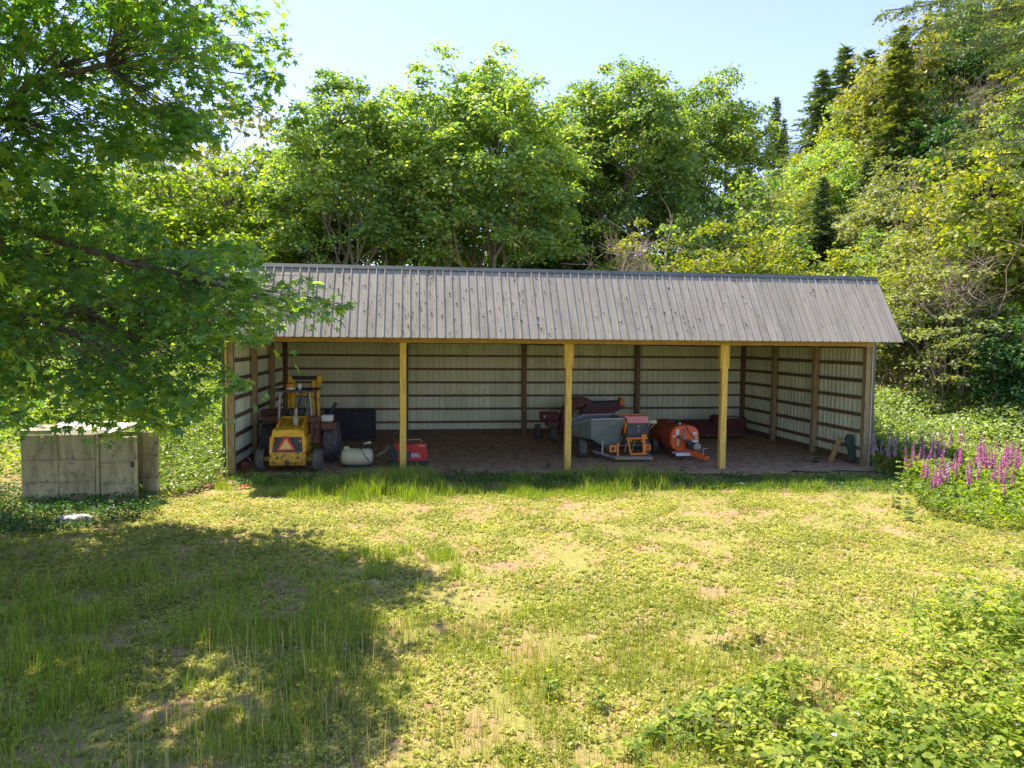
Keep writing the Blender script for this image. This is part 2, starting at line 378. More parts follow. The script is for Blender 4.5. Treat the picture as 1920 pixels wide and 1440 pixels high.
# steep front roof panels
slope_len = math.hypot(OV, HR - HE); ang = math.atan2(OV, HR - HE)
NP = 21; pw = (4 * L + 2 * SG) / NP
rp = panel_mesh('roof_panel', pw, 4, slope_len, [M['roof'], M['green']], two=True)
for i in range(NP):
    o = link('roof_panel', rp, barn); o.location = (-SG + i * pw, -OV - .0015 * (i % 2), HE); o.rotation_euler = (-ang, 0, 0)
cap = MB(); x0, x1 = -SG - .03, 4 * L + SG + .03
dn = np.array([-math.sin(ang), -math.cos(ang)])      # down the slope in (y, z)
nr = np.array([-math.cos(ang), math.sin(ang)])
tip = np.array([0.02, HR + .03]) + nr * .035
pf = [tip + np.array([.22, -.02]), tip + np.array([.22, .0]), tip, tip + dn * .13, tip + dn * .135 - nr * .03, tip + dn * .12 - nr * .03, tip + dn * .118 - nr * .012, tip - nr * .012]
cap.prism([tuple(p) for p in pf], 0, x0, x1); cap.obj('ridge_cap', M['cap'], barn)
HB = 4.35
bm = MB(); bm.add([(x0, .02, HR), (x1, .02, HR), (x1, D + .4, HB), (x0, D + .4, HB)], [(0, 1, 2, 3)]); bm.add([(x0, .02, HR - .03), (x1, .02, HR - .03), (x1, D + .4, HB - .03), (x0, D + .4, HB - .03)], [(0, 3, 2, 1)])
bm.obj('rear_roof', M['roof'], barn)
# verge trims closing the two ends of the roof
for s, xx in ((0, -SG - .02), (1, 4 * L + SG + .02)):
    t = MB(); t.prism([(-OV, HE - .03), (-OV, HE + .02), (.02, HR + .03), (.02, HR - .12)], 0, xx - .02, xx + .02); t.obj('verge_trim', M['cap'], barn)
    g = MB(); g.prism([(-OV + .15, HE), (0.02, HR - .1), (D, HB - .1), (D, HE), (0, HE)], 0, xx - .012 + (.04 if s == 0 else -.04), xx + (.05 if s == 0 else -.03)); g.obj('gable_panel', M['green'], barn)
# header, rafters, soffit purlins
h = MB(); h.beam((-.02, -.13, HE - .06), (4 * L + .02, -.13, HE - .06), .04, .15); h.obj('header_beam', M['header'], barn)
h = MB(); h.beam((-.02, -OV + .09, HE + .03), (4 * L + .02, -OV + .09, HE + .03), .04, .08); h.obj('fascia_board', M['header'], barn)
raf = MB().beam((0, -.05, HE - .10), (0, D - .1, HE - .10), .09, .19).mesh('rafter', M['rail'])
for i in range(1, 4):
    for dx in (-.14, .14):
        o = link('rafter', raf, barn); o.location = (i * L + dx, 0, 0)
pur = MB().beam((0, 0, 0), (4 * L, 0, 0), .04, .09).mesh('purlin', M['rail'])
for t in (.2, .5, .8):
    o = link('purlin', pur, barn); o.location = (0, -OV + OV * t + .06, HE + (HR - HE) * t - .08)

def post_mesh(h, mat, w=PW): return MB().box((0, 0, h / 2 - .15), (w, w, h + .3), None, .008).mesh('post', mat)
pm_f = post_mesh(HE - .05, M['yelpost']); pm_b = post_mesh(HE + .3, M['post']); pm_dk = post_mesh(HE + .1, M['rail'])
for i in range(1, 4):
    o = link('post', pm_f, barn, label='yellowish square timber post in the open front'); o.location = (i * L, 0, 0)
    if i > 1:
        for s in (-1, 1):
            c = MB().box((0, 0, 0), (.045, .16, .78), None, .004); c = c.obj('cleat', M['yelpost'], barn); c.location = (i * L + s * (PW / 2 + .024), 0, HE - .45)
for xx in (.0, 4 * L):
    o = link('post', pm_b, barn); o.location = (xx + (.10 if xx == 0 else -.10), 0, -.1)
for i in range(5):
    o = link('post', pm_dk, barn); o.location = (min(max(i * L, .1), 4 * L - .1), D - .14, 0)
for xx in (.12, 4 * L - .12):
    for k in (1, 2):
        o = link('post', pm_b, barn); o.location = (xx, k * D / 3, -.1)
# girts
zg = [.513 + .538 * k for k in range(7)]
gb = MB().box((0, 0, 0), (L - .2, .04, .09), None, .004).mesh('girt', M['rail'])
gs = MB().box((0, 0, 0), (.04, D / 3 - .2, .115), None, .004).mesh('girt', M['rail'])
for z in zg:
    for i in range(4):
        o = link('girt', gb, barn); o.location = ((i + .5) * L, D - .06, z); o.rotation_euler = (0, random.uniform(-.0015, .0015), 0)
    for s in (0, 1):
        for k in range(3):
            o = link('girt', gs, barn); o.location = (.06 if s == 0 else 4 * L - .06, (k + .5) * D / 3, z)
# skirt boards
sk = MB().box((0, 0, .1), (4 * L, .04, .24)).mesh('skirt_board', M['rail']); o = link('skirt_board', sk, barn); o.location = (2 * L, D - .055, 0)
sk = MB().box((0, 0, .1), (.04, D, .24)).mesh('skirt_board', M['rail'])
for s in (0, 1): o = link('skirt_board', sk, barn); o.location = (.055 if s == 0 else 4 * L - .055, D / 2, 0)
# wall panels: cream face inside, green face outside
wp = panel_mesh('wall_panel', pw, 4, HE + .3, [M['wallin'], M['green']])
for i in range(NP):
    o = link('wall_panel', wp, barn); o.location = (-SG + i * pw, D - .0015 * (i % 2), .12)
nside = 9; spw = D / nside
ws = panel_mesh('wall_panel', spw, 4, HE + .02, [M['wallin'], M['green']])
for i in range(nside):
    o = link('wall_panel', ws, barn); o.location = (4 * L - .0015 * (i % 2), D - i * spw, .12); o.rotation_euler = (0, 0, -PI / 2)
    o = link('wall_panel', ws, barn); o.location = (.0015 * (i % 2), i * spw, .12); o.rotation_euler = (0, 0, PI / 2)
# corner trims
for s, xx in ((0, -.03), (1, 4 * L + .03)):
    t = MB(); t.box((xx + (-.035 if s == 0 else .035), -.06, HE / 2), (.10, .10, HE + .1), None, .006); t.obj('corner_trim', M['green'], barn)
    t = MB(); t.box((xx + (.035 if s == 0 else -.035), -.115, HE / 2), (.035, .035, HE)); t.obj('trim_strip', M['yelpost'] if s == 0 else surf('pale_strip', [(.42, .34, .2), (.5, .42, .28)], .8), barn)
# leaf litter lying on the roof
n = 1900
lu = RG.random(n) * 4 * L; lt = .05 + .9 * RG.random(n)
keep = (RG.random(n) < (1.15 - lu / 18) * (.25 + fbm(lu, lt * 3, 1.6, 7) * 1.2))
lu, lt = lu[keep], lt[keep]
mb = MB()
for a_, t_ in zip(lu, lt):
    s = random.choice([.010, .012, .014, .018, .030]) * random.uniform(.8, 1.5); r = random.random() * 6.28; y = -OV + OV * t_; z = HE + (HR - HE) * t_
    c = Vector((a_, y, z)) + Vector((0, nr[0], nr[1])) * .012
    e1 = Vector((1, 0, 0)); e2 = Vector((0, -dn[0], -dn[1])); k = random.choice([4, 5])
    mb.add([c + e1 * (math.cos(r + 6.28 * q / k) * s * random.uniform(.6, 1.2)) + e2 * (math.sin(r + 6.28 * q / k) * s * random.uniform(.6, 1.3)) + Vector((0, nr[0], nr[1])) * random.uniform(0, .012) for q in range(k)], [tuple(range(k))])
mb.obj('leaf_litter', surf('dead_leaves', [(.03, .012, .01), (.09, .035, .025), (.16, .09, .05)], .9, 9), None, kind='stuff', label='dead leaves and twigs scattered on the grey metal roof', category='leaf litter')

# ------------------------------------------------------------------ leaf templates (x = along the leaf, y = across, z = face normal)
def tpl_diamond():
    return np.array([(-.5, 0, 0), (0, -.33, .06), (.5, 0, -.05), (0, .33, .06)]), np.array([(0, 1, 2), (0, 2, 3)])
def tpl_ovate():
    v = [(-.5, 0, 0), (-.2, -.3, .07), (.15, -.27, .05), (.5, 0, -.10), (.15, .27, .05), (-.2, .3, .07), (0, 0, 0)]
    return np.array(v), np.array([(6, 0, 1), (6, 1, 2), (6, 2, 3), (6, 3, 4), (6, 4, 5), (6, 5, 0)])
def tpl_maple():
    out = []
    lobes = [(0, .62), (52, .55), (-52, .55), (105, .36), (-105, .36)]
    pts = []
    for a, r in lobes: pts.append((a, r)); 
    angs = [-150, -105, -78, -52, -26, 0, 26, 52, 78, 105, 150]
    rr = [.16, .38, .22, .56, .25, .64, .25, .56, .22, .38, .16]
    for a, r in zip(angs, rr): out.append((r * math.cos(math.radians(a)) - .1, r * math.sin(math.radians(a)), -.35 * r * r + (.03 if r < .3 else 0)))
    v = [(-.12, 0, .03)] + out
    return np.array(v), np.array([(0, i, i + 1) for i in range(1, 11)])
def tpl_blade():   # x along
    v = [(0, -.5, 0), (0, .5, 0), (.5, -.38, .04), (.5, .38, .04), (1, 0, -.08)]
    return np.array(v), np.array([(0, 2, 1), (1, 2, 3), (2, 4, 3)])
def tpl_needle():
    return np.array([(0, -.5, 0), (.6, -.42, .0), (1, 0, -.04), (.6, .42, 0), (0, .5, 0)]), np.array([(0, 1, 4), (1, 3, 4), (1, 2, 3)])
T_DIA, T_OV, T_MAP, T_BL, T_ND = tpl_diamond(), tpl_ovate(), tpl_maple(), tpl_blade(), tpl_needle()

def unit(a): return a / np.maximum(np.linalg.norm(a, axis=1, keepdims=True), 1e-9)
def cards(Pn, Nn, X, size, tpl, width=None):
    """leaves at Pn facing Nn with their long axis near X"""
    tv, tt = tpl; n = len(Pn)
    Nn = unit(Nn); X = unit(X - Nn * (X * Nn).sum(1, keepdims=True)); Y = np.cross(Nn, X)
    size = np.broadcast_to(size, (n,)); w = size if width is None else np.broadcast_to(width, (n,))
    V = Pn[:, None, :] + X[:, None, :] * (tv[None, :, 0, None] * size[:, None, None]) + Y[:, None, :] * (tv[None, :, 1, None] * w[:, None, None]) + Nn[:, None, :] * (tv[None, :, 2, None] * size[:, None, None])
    k = len(tv); T = tt[None] + (np.arange(n) * k)[:, None, None]
    return V.reshape(-1, 3), T.reshape(-1, 3)
def leafmesh(name, Pn, Nn, X, size, tpl, mat, width=None, rnd=None):
    V, T = cards(Pn, Nn, X, size, tpl, width); r = RG.random(len(Pn)) if rnd is None else rnd
    return mesh_tris(name, V, T, np.repeat(r, len(tpl[1])), [mat])

def spray(C, rc, per, size, up=.9, flat=.35, droop=.25, jitter=.55):
    """leaf points round cluster centres C (n,3), radii rc (n,)"""
    n = len(C); idx = np.repeat(np.arange(n), per); m = len(idx)
    g = RG.normal(size=(m, 3)); r = rc[idx][:, None]
    off = g * r * np.array([.5, .5, .5 * flat]); d2 = (off[:, :2] ** 2).sum(1) / np.maximum(rc[idx], .01)
    off[:, 2] -= droop * d2
    Pn = C[idx] + off
    Nn = np.stack([RG.normal(size=m) * jitter, RG.normal(size=m) * jitter, np.full(m, up)], 1) + off * .5 / r
    X = np.stack([off[:, 0], off[:, 1], np.full(m, -.15)], 1) + RG.normal(size=(m, 3)) * .25
    return Pn, Nn, X, size * (.65 + .7 * RG.random(m)), idx

def kmeans(Cs, k, it=6):
    c = Cs[RG.choice(len(Cs), k, replace=False)].copy()
    for _ in range(it):
        lab = ((Cs[:, None] - c[None]) ** 2).sum(2).argmin(1)
        for j in range(k):
            if (lab == j).any(): c[j] = Cs[lab == j].mean(0)
    return c, lab

def curve(p0, p1, n=7, sag=0.0, wob=.25, rise=0.5):
    """p0 to p1 leaving upward, with a little wander"""
    p0 = np.array(p0, float); p1 = np.array(p1, float); d = p1 - p0; Ld = np.linalg.norm(d)
    c = p0 + d * .45 + np.array([-d[0] * .25 * rise, -d[1] * .25 * rise, Ld * .14 * rise]) - np.array([0, 0, sag])
    t = np.linspace(0, 1, n)[:, None]
    q = (1 - t) ** 2 * p0 + 2 * t * (1 - t) * c + t ** 2 * p1
    w = RG.normal(size=(n, 3)) * wob * Ld * .04; w[0] = 0; w[-1] = 0
    return q + w

def wood(Cs, base, fork, k, r0, stems=False, twig=.012, sides=6, rise=.5, lean=None, twigs=True):
    mb = MB(); base = np.array(base, float); fork = np.array(fork, float)
    cen, lab = kmeans(Cs, k); limbs = []
    if not stems:
        tr = curve(base, fork, 8, wob=.35, rise=.1); topr = r0 * .45
        mb.tube(tr, np.linspace(r0, topr, 8), 8, caps=False)
        mb.tube([base - [0, 0, .4], base + [0, 0, .05], base + (tr[1] - base) * .5], [r0 * 1.7, r0 * 1.35, r0], 8, caps=False)
    for j in range(k):
        if stems:
            st = base + np.array([RG.normal() * r0 * 1.8, RG.normal() * r0 * 1.8, -.2]); q = curve(st, cen[j], 9, wob=.5, rise=rise); rr = np.linspace(r0 * .42, r0 * .07, 9)
        else:
            t = RG.uniform(.45, 1.0); st = tr[int(t * 7)]; q = curve(st, cen[j], 8, wob=.6, rise=rise); rr = np.linspace(r0 * .38, r0 * .08, 8)
        mb.tube(q, rr, sides, caps=False); limbs.append(q)
        if twigs:
            for c in Cs[lab == j]:
                i = int(np.clip(((q - c) ** 2).sum(1).argmin() - 1, 1, len(q) - 1)); i = max(1, min(i, len(q) - 2))
                mb.tube(curve(q[i], c, 4, wob=.6, rise=.2), [max(rr[i] * .4, twig), twig * .8, twig * .7, twig * .4], 3, caps=False)
    return mb

def dome(n, rx, ry, rz, cz, shell=.35, bump=.25, low=-.75):
    """cluster centres through an uneven crown, denser near the outside"""
    out = []; ph = RG.random(6) * 6.28
    while len(out) < n:
        d = RG.normal(size=3); d /= np.linalg.norm(d)
        if d[2] < low: continue
        th = math.atan2(d[1], d[0])
        k = 1 + bump * (math.sin(3 * th + ph[0]) * .5 + math.sin(5 * th + 4 * d[2] + ph[1]) * .35 + math.sin(7 * d[2] + ph[2]) * .3 + RG.normal() * .12)
        r = (1 - RG.random() ** 1.4 * (1 - shell)) * k
        out.append((d[0] * rx * r, d[1] * ry * r, cz + d[2] * rz * r))
    return np.array(out)

# ------------------------------------------------------------------ the near maple hanging in from the left
TRK = np.array([*xy(-12.6, 12.6), 0.0])
fol = [(-500, -600), (520, -600), (545, 60), (552, 95), (535, 150), (522, 195), (450, 216), (425, 262), (380, 300), (300, 300), (215, 300), (235, 350), (300, 425), (335, 470), (372, 452), (455, 430), (520, 468), (526, 498), (585, 520), (672, 562), (668, 590), (640, 603), (560, 598), (505, 628), (490, 655), (430, 640), (415, 660), (440, 700), (482, 712), (470, 730), (420, 742), (395, 775), (345, 800), (325, 835), (275, 790), (240, 838), (200, 840), (150, 830), (100, 790), (60, 805), (0, 835), (-500, 900)]
shp = [(-900, 850), (20, 900), (110, 935), (250, 935), (285, 985), (470, 992), (590, 990), (600, 1015), (690, 1050), (760, 1072), (835, 1082), (820, 1112), (705, 1150), (680, 1200), (700, 1290), (690, 1370), (640, 1800), (-3000, 2500), (-3000, 850)]
cl = []
def shadow_ok(p):
    g = np.array([p[0] + SH[0] * p[2], p[1] + SH[1] * p[2], 0.0]); u, v, z = pix(g[None])
    if z[0] < .5: return True
    return bool(inpoly(u, v, shp)[0])
tries = 0
vis = 0
while vis < 820 and tries < 120000:
    tries += 1
    u = random.uniform(-120, 680); v = random.uniform(-160, 845); b = random.uniform(11.0, 15.8)
    if not inpoly([u], [v], fol)[0]: continue
    p = P(u, v, b)
    if p[2] < .9 or np.linalg.norm(p[:2] - TRK[:2]) > 11.5: continue
    if not shadow_ok(p) and random.random() > .02: continue
    if v > 780 and b < 13.5: continue
    cl.append(p); vis += 1
hid = 0; tries = 0
while hid < 900 and tries < 120000:
    tries += 1
    gu = random.uniform(-900, 840); gv = random.uniform(880, 1900)
    if not inpoly([gu], [gv], shp)[0]: continue
    g = G(gu, gv); z = random.uniform(3.5, 13); p = np.array([g[0] - SH[0] * z, g[1] - SH[1] * z, z])
    if np.linalg.norm(p[:2] - TRK[:2]) > 10.5 or p[0] > CAM[0] - 1.0: continue
    u, v, zz = pix(p[None])
    if zz[0] > .3 and -60 < u[0] < 2000 and -60 < v[0] < 1500: continue
    if zz[0] > -1 and np.linalg.norm(p - CAM) < 4.0: continue
    cl.append(p); hid += 1
cl = np.array(cl)
# a thin twig of leaves along the tip that reaches over the roof
tipc = np.array([P(u, v, b) for u, v, b in [(598, 560, 12.9), (618, 566, 12.9), (640, 575, 12.8), (655, 572, 12.8), (575, 575, 12.9), (560, 545, 13), (530, 530, 13), (545, 570, 13), (500, 560, 13), (520, 590, 13), (480, 600, 13.1), (470, 625, 13.1), (500, 620, 13.1), (450, 560, 13.1), (455, 715, 14.6), (435, 722, 14.6), (470, 718, 14.6), (415, 730, 14.6)]])
near = empty('maple_tree', tuple(TRK), 'large near maple hanging in from the left edge over the barn roof and plastic shed', 'tree')
def rel(a, o): return np.asarray(a) - np.asarray(o)
allc = np.concatenate([cl, tipc])
wd = wood(rel(allc, TRK), (0, 0, 0), (.8, .2, 8.5), 22, .36, twig=.010, rise=.45, sides=7)
wd.obj('trunk', M['bark'], near, smooth=True)
per = np.concatenate([RG.integers(26, 40, vis), RG.integers(16, 24, hid), np.full(len(tipc), 18)])
rc = np.concatenate([RG.uniform(.34, .6, vis), RG.uniform(.6, 1.0, hid), np.full(len(tipc), .2)])
Pn, Nn, X, S, idx = spray(rel(allc, TRK), rc, per, .20, up=1.0, flat=.32, droop=.45, jitter=.42)
S = np.where(idx >= vis, np.where(idx < vis + hid, S * 1.6, S * .9), S)
u, v, z = pix(Pn + TRK)
infr = (u > 0) & (u < 1920) & (v > 0) & (v < 1440)
bad = infr & ~inpoly(u, v, fol)
keep = ~(bad & (RG.random(len(bad)) < .85)) & (Pn[:, 2] > .5) & ~((u > -40) & (u < 1960) & (v > -60) & (z < 9.5) & (z > 0))
Pn, Nn, X, S, z, infr = Pn[keep], Nn[keep], X[keep], S[keep], z[keep], infr[keep]
order = np.argsort(np.where(infr, -S / np.maximum(z, 1), 0))
big = order[:290]; rest = order[290:]
near_leaf = leafmesh('foliage', Pn[rest], Nn[rest], X[rest], S[rest], T_MAP, M['near'])
link('foliage', near_leaf, near, kind='stuff')
lm = [mesh_tris('leaf', T_MAP[0], T_MAP[1], np.full(10, r), [M['near']]) for r in (.1, .3, .5, .7, .9)]
for i in big:
    n = Vector(Nn[i]).normalized(); x = Vector(X[i]); x = (x - n * x.dot(n)).normalized(); y = n.cross(x)
    o = link('leaf', lm[random.randrange(5)], near)
    o.matrix_local = Matrix.Translation(Vector(Pn[i])) @ Matrix((x, y, n)).transposed().to_4x4() @ Matrix.Scale(float(S[i]), 4)

# ------------------------------------------------------------------ broadleaf prototypes and their copies
def broadleaf(name, H, rx, rz, ncl, per, leaf, mat, bark, stems, k, cz=None, label='', cat='tree', low=-.8, shell=.35, flat=.45, r0=.25, crad=.55, lowsprays=0, bump=.25, up=.75, base_z=None):
    root = empty(name, (0, 0, 0), label, cat)
    cz = H - rz if cz is None else cz
    C = dome(ncl, rx, rx, rz, cz, shell, bump, low)
    C = C[C[:, 2] > .6]
    if lowsprays:
        a = RG.random(lowsprays) * 6.28; r = rx * (.45 + .6 * RG.random(lowsprays))
        C = np.concatenate([C, np.stack([r * np.cos(a), r * np.sin(a), RG.uniform(.12 * H, .55 * H, lowsprays)], 1)])
    wd = wood(C, (0, 0, 0), (RG.normal() * .3, RG.normal() * .3, (cz - rz * .3) if not stems else 1), k, r0, stems=stems, twig=.018, sides=5, rise=.5)
    wd.obj('trunk', bark, root, smooth=True)
    rcs = RG.uniform(.7, 1.3, len(C)) * crad
    Pn, Nn, X, S, idx = spray(C, rcs, np.full(len(C), per), leaf, up=up, flat=flat, droop=.3, jitter=.5)
    link('crown', leafmesh('crown', Pn, Nn, X, S, T_DIA, mat), root)
    return root
def copy_thing(root, label, group=None, mat=None):
    c = root.copy(); COL.objects.link(c); c['label'] = label
    if group: c['group'] = group
    for ch in root.children:
        d = ch.copy(); COL.objects.link(d); d.parent = c
        if mat is not None and ch.name.startswith('crown'):
            d.data = ch.data.copy() if False else ch.data
            d.material_slots[0].link = 'OBJECT'; d.material_slots[0].material = mat
    return c
def setmat(root, mat):
    for ch in root.children:
        if ch.name.startswith('crown'): ch.material_slots[0].link = 'OBJECT'; ch.material_slots[0].material = mat
def place(o, u, b, H=None, H0=None, rz=None, sx=1.0, dz=-.1):
    a = (u - 960) / F_PX * b; x, y = xy(a, b); s = (H / H0) if H else 1.0
    o.location = (x, y, float(terrain(np.array(x), np.array(y))) + dz); o.scale = (s * sx, s * sx, s)
    o.rotation_euler = (0, 0, random.random() * 6.28 if rz is None else rz)

bigA = broadleaf('bigleaf_maple', 19, 4.4, 7.0, 400, 120, .21, M['maple'], M['barkmoss'], True, 16, label='highest of the many-stemmed maples behind the barn, just left of the middle', low=-.42, lowsprays=45, r0=.42, crad=.72, bump=.2, shell=.55)
bigB = broadleaf('bigleaf_maple', 19, 4.2, 6.8, 370, 120, .21, M['maple'], M['barkmoss'], True, 13, label='tall many-stemmed maple behind the barn, second highest crown, right of the highest one', low=-.42, lowsprays=40, r0=.40, crad=.72, bump=.22, shell=.55)
maple_spots = [(bigA, 905, 39, 18.9, 1.2, None), (bigB, 1150, 47, 21.8, 1.08, None),
               (bigA, 665, 38, 17.2, 1.18, 'tall many-stemmed maple, leftmost of the big row behind the barn'),
               (bigB, 1310, 51, 21.6, .95, 'narrower dark green maple at the right end of the big row, beside the open sky'),
               (bigA, 785, 47, 19.0, 1.1, 'tall maple standing back between the two left crowns of the big row'),
               (bigB, 1030, 48, 18.8, .85, 'lower maple filling the gap between the highest crown and the one right of it'),
               (bigB, 1095, 53, 19.0, 1.0, 'maple filling the gap behind the two highest crowns'),
               (bigA, 560, 43, 15.0, 1.1, 'smaller maple left of the big row, below the bare twigs in the sky')]
for k, (pr, u, b, H, sx, lab) in enumerate(maple_spots):
    o = pr if lab is None else copy_thing(pr, lab)
    o['group'] = 'big maples in a row behind the barn'
    place(o, u, b, H, 19, rz=[.4, 2.1, 3.6, .2, 5.0, 4.0, 1.2, 2.7][k], sx=sx)

yelA = broadleaf('yellow_alder', 10, 2.9, 3.6, 170, 60, .17, M['yellow'], M['greybark'], True, 9, label='', low=-.8, shell=.2, lowsprays=25, r0=.26, crad=.62, bump=.45, flat=.35)
yelB = broadleaf('yellow_alder', 10, 2.4, 3.9, 150, 60, .17, M['yellow'], M['greybark'], False, 9, label='', low=-.85, shell=.2, lowsprays=20, r0=.17, crad=.6, bump=.5, flat=.35)
olvA = broadleaf('hillside_tree', 11, 3.2, 4.2, 190, 60, .24, M['olive'], M['greybark'], False, 9, label='', low=-.9, shell=.25, lowsprays=25, r0=.2, crad=.75, bump=.45)
olvB = broadleaf('hillside_tree', 11, 2.9, 4.6, 180, 60, .24, M['olive'], M['greybark'], True, 8, label='', low=-.9, shell=.25, lowsprays=25, r0=.3, crad=.75, bump=.5)
protos = {'ya': (yelA, 10), 'yb': (yelB, 10), 'oa': (olvA, 11), 'ob': (olvB, 11)}
used = set()
def plant(kind, u, b, H, label, sx=1.0, mat=None, group=None, rz=None, name=None):
    pr, H0 = protos[kind]
    if kind in used: o = copy_thing(pr, label, group)
    else:
        o = pr; used.add(kind); o['label'] = label
        if group: o['group'] = group
    if mat is not None: setmat(o, mat)
    place(o, u, b, H, H0, rz, sx); return o

g1 = 'small yellow-green trees behind the right half of the roof'
plant('ya', 1185, 34.6, 9.2, 'small sparse yellow tree with bare pinkish twigs, behind the roof under the big maples', 1.0, group=g1)
plant('yb', 1345, 34.4, 10.2, 'bright yellow-green tree with a ruddy trunk, standing behind the roof near its third open bay', 1.1, group=g1)
plant('ya', 1455, 34.6, 8.8, 'bushy yellow tree right of the ruddy-trunked one, just behind the ridge', 1.15, group=g1)
plant('ob', 1290, 41, 11.6, 'green tree behind and between the two yellow trees at the roof', 1.0, M['maple'], group=g1)
plant('oa', 1400, 44, 12.5, 'green tree under the single distant fir', 1.0, M['maple'], group=g1)
plant('yb', 1560, 34, 8.6, 'yellow-green tree behind the right end of the ridge', 1.1, group=g1)
plant('oa', 1660, 36, 8.6, 'olive tree just right of the roof end', 1.05, group=g1)
# right side, nearer
g2 = 'trees along the right edge beyond the foxgloves'
plant('ya', 1790, 32, 10.0, 'yellow-green tree behind the foxgloves with a dark leaning trunk', 1.05, M['olive'], group=g2)
plant('ob', 1880, 30, 11.5, 'tall yellow-green tree at the right edge, crown reaching half way up', 1.05, M['yellow'], group=g2)
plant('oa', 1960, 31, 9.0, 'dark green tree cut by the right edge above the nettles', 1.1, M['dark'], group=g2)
plant('yb', 1720, 38, 10.5, 'thin pale tree with brownish twigs beside the roof end', 1.0, M['olive'], group=g2)
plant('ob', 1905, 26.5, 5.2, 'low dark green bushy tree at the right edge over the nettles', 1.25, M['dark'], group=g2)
# left side behind the near maple
g3 = 'yellow-green trees seen through the hanging maple'
plant('oa', 430, 44, 17.0, 'loose green tree in the gap of the hanging maple, against the sky', 1.0, M['olive'], group=g3)
plant('ya', 330, 37, 14.5, 'bright yellow-green tree seen through the gap below the upper maple boughs', 1.15, M['lime'], group=g3)
plant('ob', 470, 38, 12.8, 'lime green tree behind the left end of the roof', 1.05, M['lime'], group=g3)
plant('oa', 180, 40, 13.0, 'yellow-green tree behind the leaves at the left, above the shed', 1.2, M['lime'], group=g3)
plant('yb', 60, 36, 13.0, 'yellow-green tree behind the leaves at the far left edge', 1.3, M['lime'], group=g3)
plant('ob', -80, 38, 14, 'green tree half beyond the left edge of the picture', 1.2, M['olive'], group=g3)
plant('oa', 290, 50, 19, 'olive green tree furthest back at the left', 1.1, M['olive'], group=g3)

# hillside
zones = ['low on the hillside', 'half way up the hillside', 'high on the hillside']
gh = 'broadleaved trees covering the hillside'
rows = [('lowest', 46, 54, 12, 10.5), ('second', 56, 66, 13, 11), ('third', 68, 80, 15, 12), ('highest', 82, 98, 13, 13)]
ords = ['first', 'second', 'third', 'fourth', 'fifth', 'sixth', 'seventh', 'eighth', 'ninth', 'tenth', 'eleventh', 'twelfth', 'thirteenth', 'fourteenth', 'fifteenth']
for rn_, b0, b1, n, hh in rows:
    for i in range(n):
        u = 1400 + 640 * (i + .5) / n + random.uniform(-18, 18); b = random.uniform(b0, b1); H = hh * random.uniform(.75, 1.1)
        kind = random.choice(['oa', 'ob', 'yb', 'oa', 'ya']); mt = random.choice([M['olive'], M['olive'], M['yellow'], M['sage'], M['sage'], M['dark'], M['maple']])
        tone = {'olive_leaf': 'olive', 'yellow_leaf': 'yellowish', 'bigleaf_maple': 'mid green', 'sage_leaf': 'sage green', 'dark_leaf': 'dark green'}[mt.name]
        if u < 1560 and b > 66: H *= .7
        if u > 1600 and b > 66: H *= 1.5
        plant(kind, u, b, H, f'{tone} tree, {ords[i]} from the left in the {rn_} row on the hillside', random.uniform(.95, 1.3), mt, gh)

# conifers
def conifer(H, R, mat, label, n_wh, gap=0.12, dens=1.0):
    root = empty('fir_tree', (0, 0, 0), label, 'tree')
    mb = MB(); mb.tube([(0, 0, -.5), (0, 0, H * .5), (0, 0, H)], [H * .016, H * .01, .03], 7, caps=False)
    Pl, Nl, Xl, Sl = [], [], [], []
    for i in range(n_wh):
        t = gap + (1 - gap) * (i / n_wh) ** .95; z = H * t; r = R * (1 - t) ** 1.0 * random.uniform(.75, 1.15) + .15
        for k in range(random.randint(5, 7)):
            if random.random() < .16: continue
            a = random.random() * 6.28; rr = r * random.uniform(.45, 1.15); dr = -.12 - .25 * (1 - t)
            d = np.array([math.cos(a), math.sin(a), 0]); tipp = np.array([0, 0, z]) + d * rr + np.array([0, 0, rr * dr + .12 * rr])
            mid = np.array([0, 0, z]) + d * rr * .5 + np.array([0, 0, rr * dr * .35])
            mb.tube([(0, 0, z), mid, tipp], [.05, .03, .012], 3, caps=False)
            m = int((6 + 7 * rr) * dens); s = RG.random(m) ** .8
            q = np.where(s[:, None] < .5, np.array([0, 0, z]) + (mid - [0, 0, z]) * s[:, None] * 2, mid + (tipp - mid) * (s[:, None] * 2 - 1))
            q = q + RG.normal(size=(m, 3)) * np.array([.08, .08, .05]); side = RG.choice([-1, 1], m)[:, None]; tt = np.array([-d[1], d[0], 0])
            Pl.append(q); Xl.append(d * .9 + tt * side * RG.uniform(.3, 1.3, (m, 1)) + np.array([0, 0, -.25])); Nl.append(np.array([0, 0, 1.]) + RG.normal(size=(m, 3)) * .35)
            Sl.append((.5 + .35 * RG.random(m)) * (1 - s * .35))
    mb.obj('trunk', M['bark'], root, smooth=True)
    S = np.concatenate(Sl)
    link('crown', leafmesh('crown', np.concatenate(Pl), np.concatenate(Nl), np.concatenate(Xl), S * 1.15, T_ND, mat, S * .38), root)
    return root
firA = conifer(24, 8.6, M['needle'], 'dark fir on the skyline, tallest of the left trio', 60)
firB = conifer(24, 6.6, M['needle_y'], 'big sunlit fir with a long bare lower trunk on the hillside', 46, gap=.42, dens=1.2)
gf = 'firs on the hillside skyline'
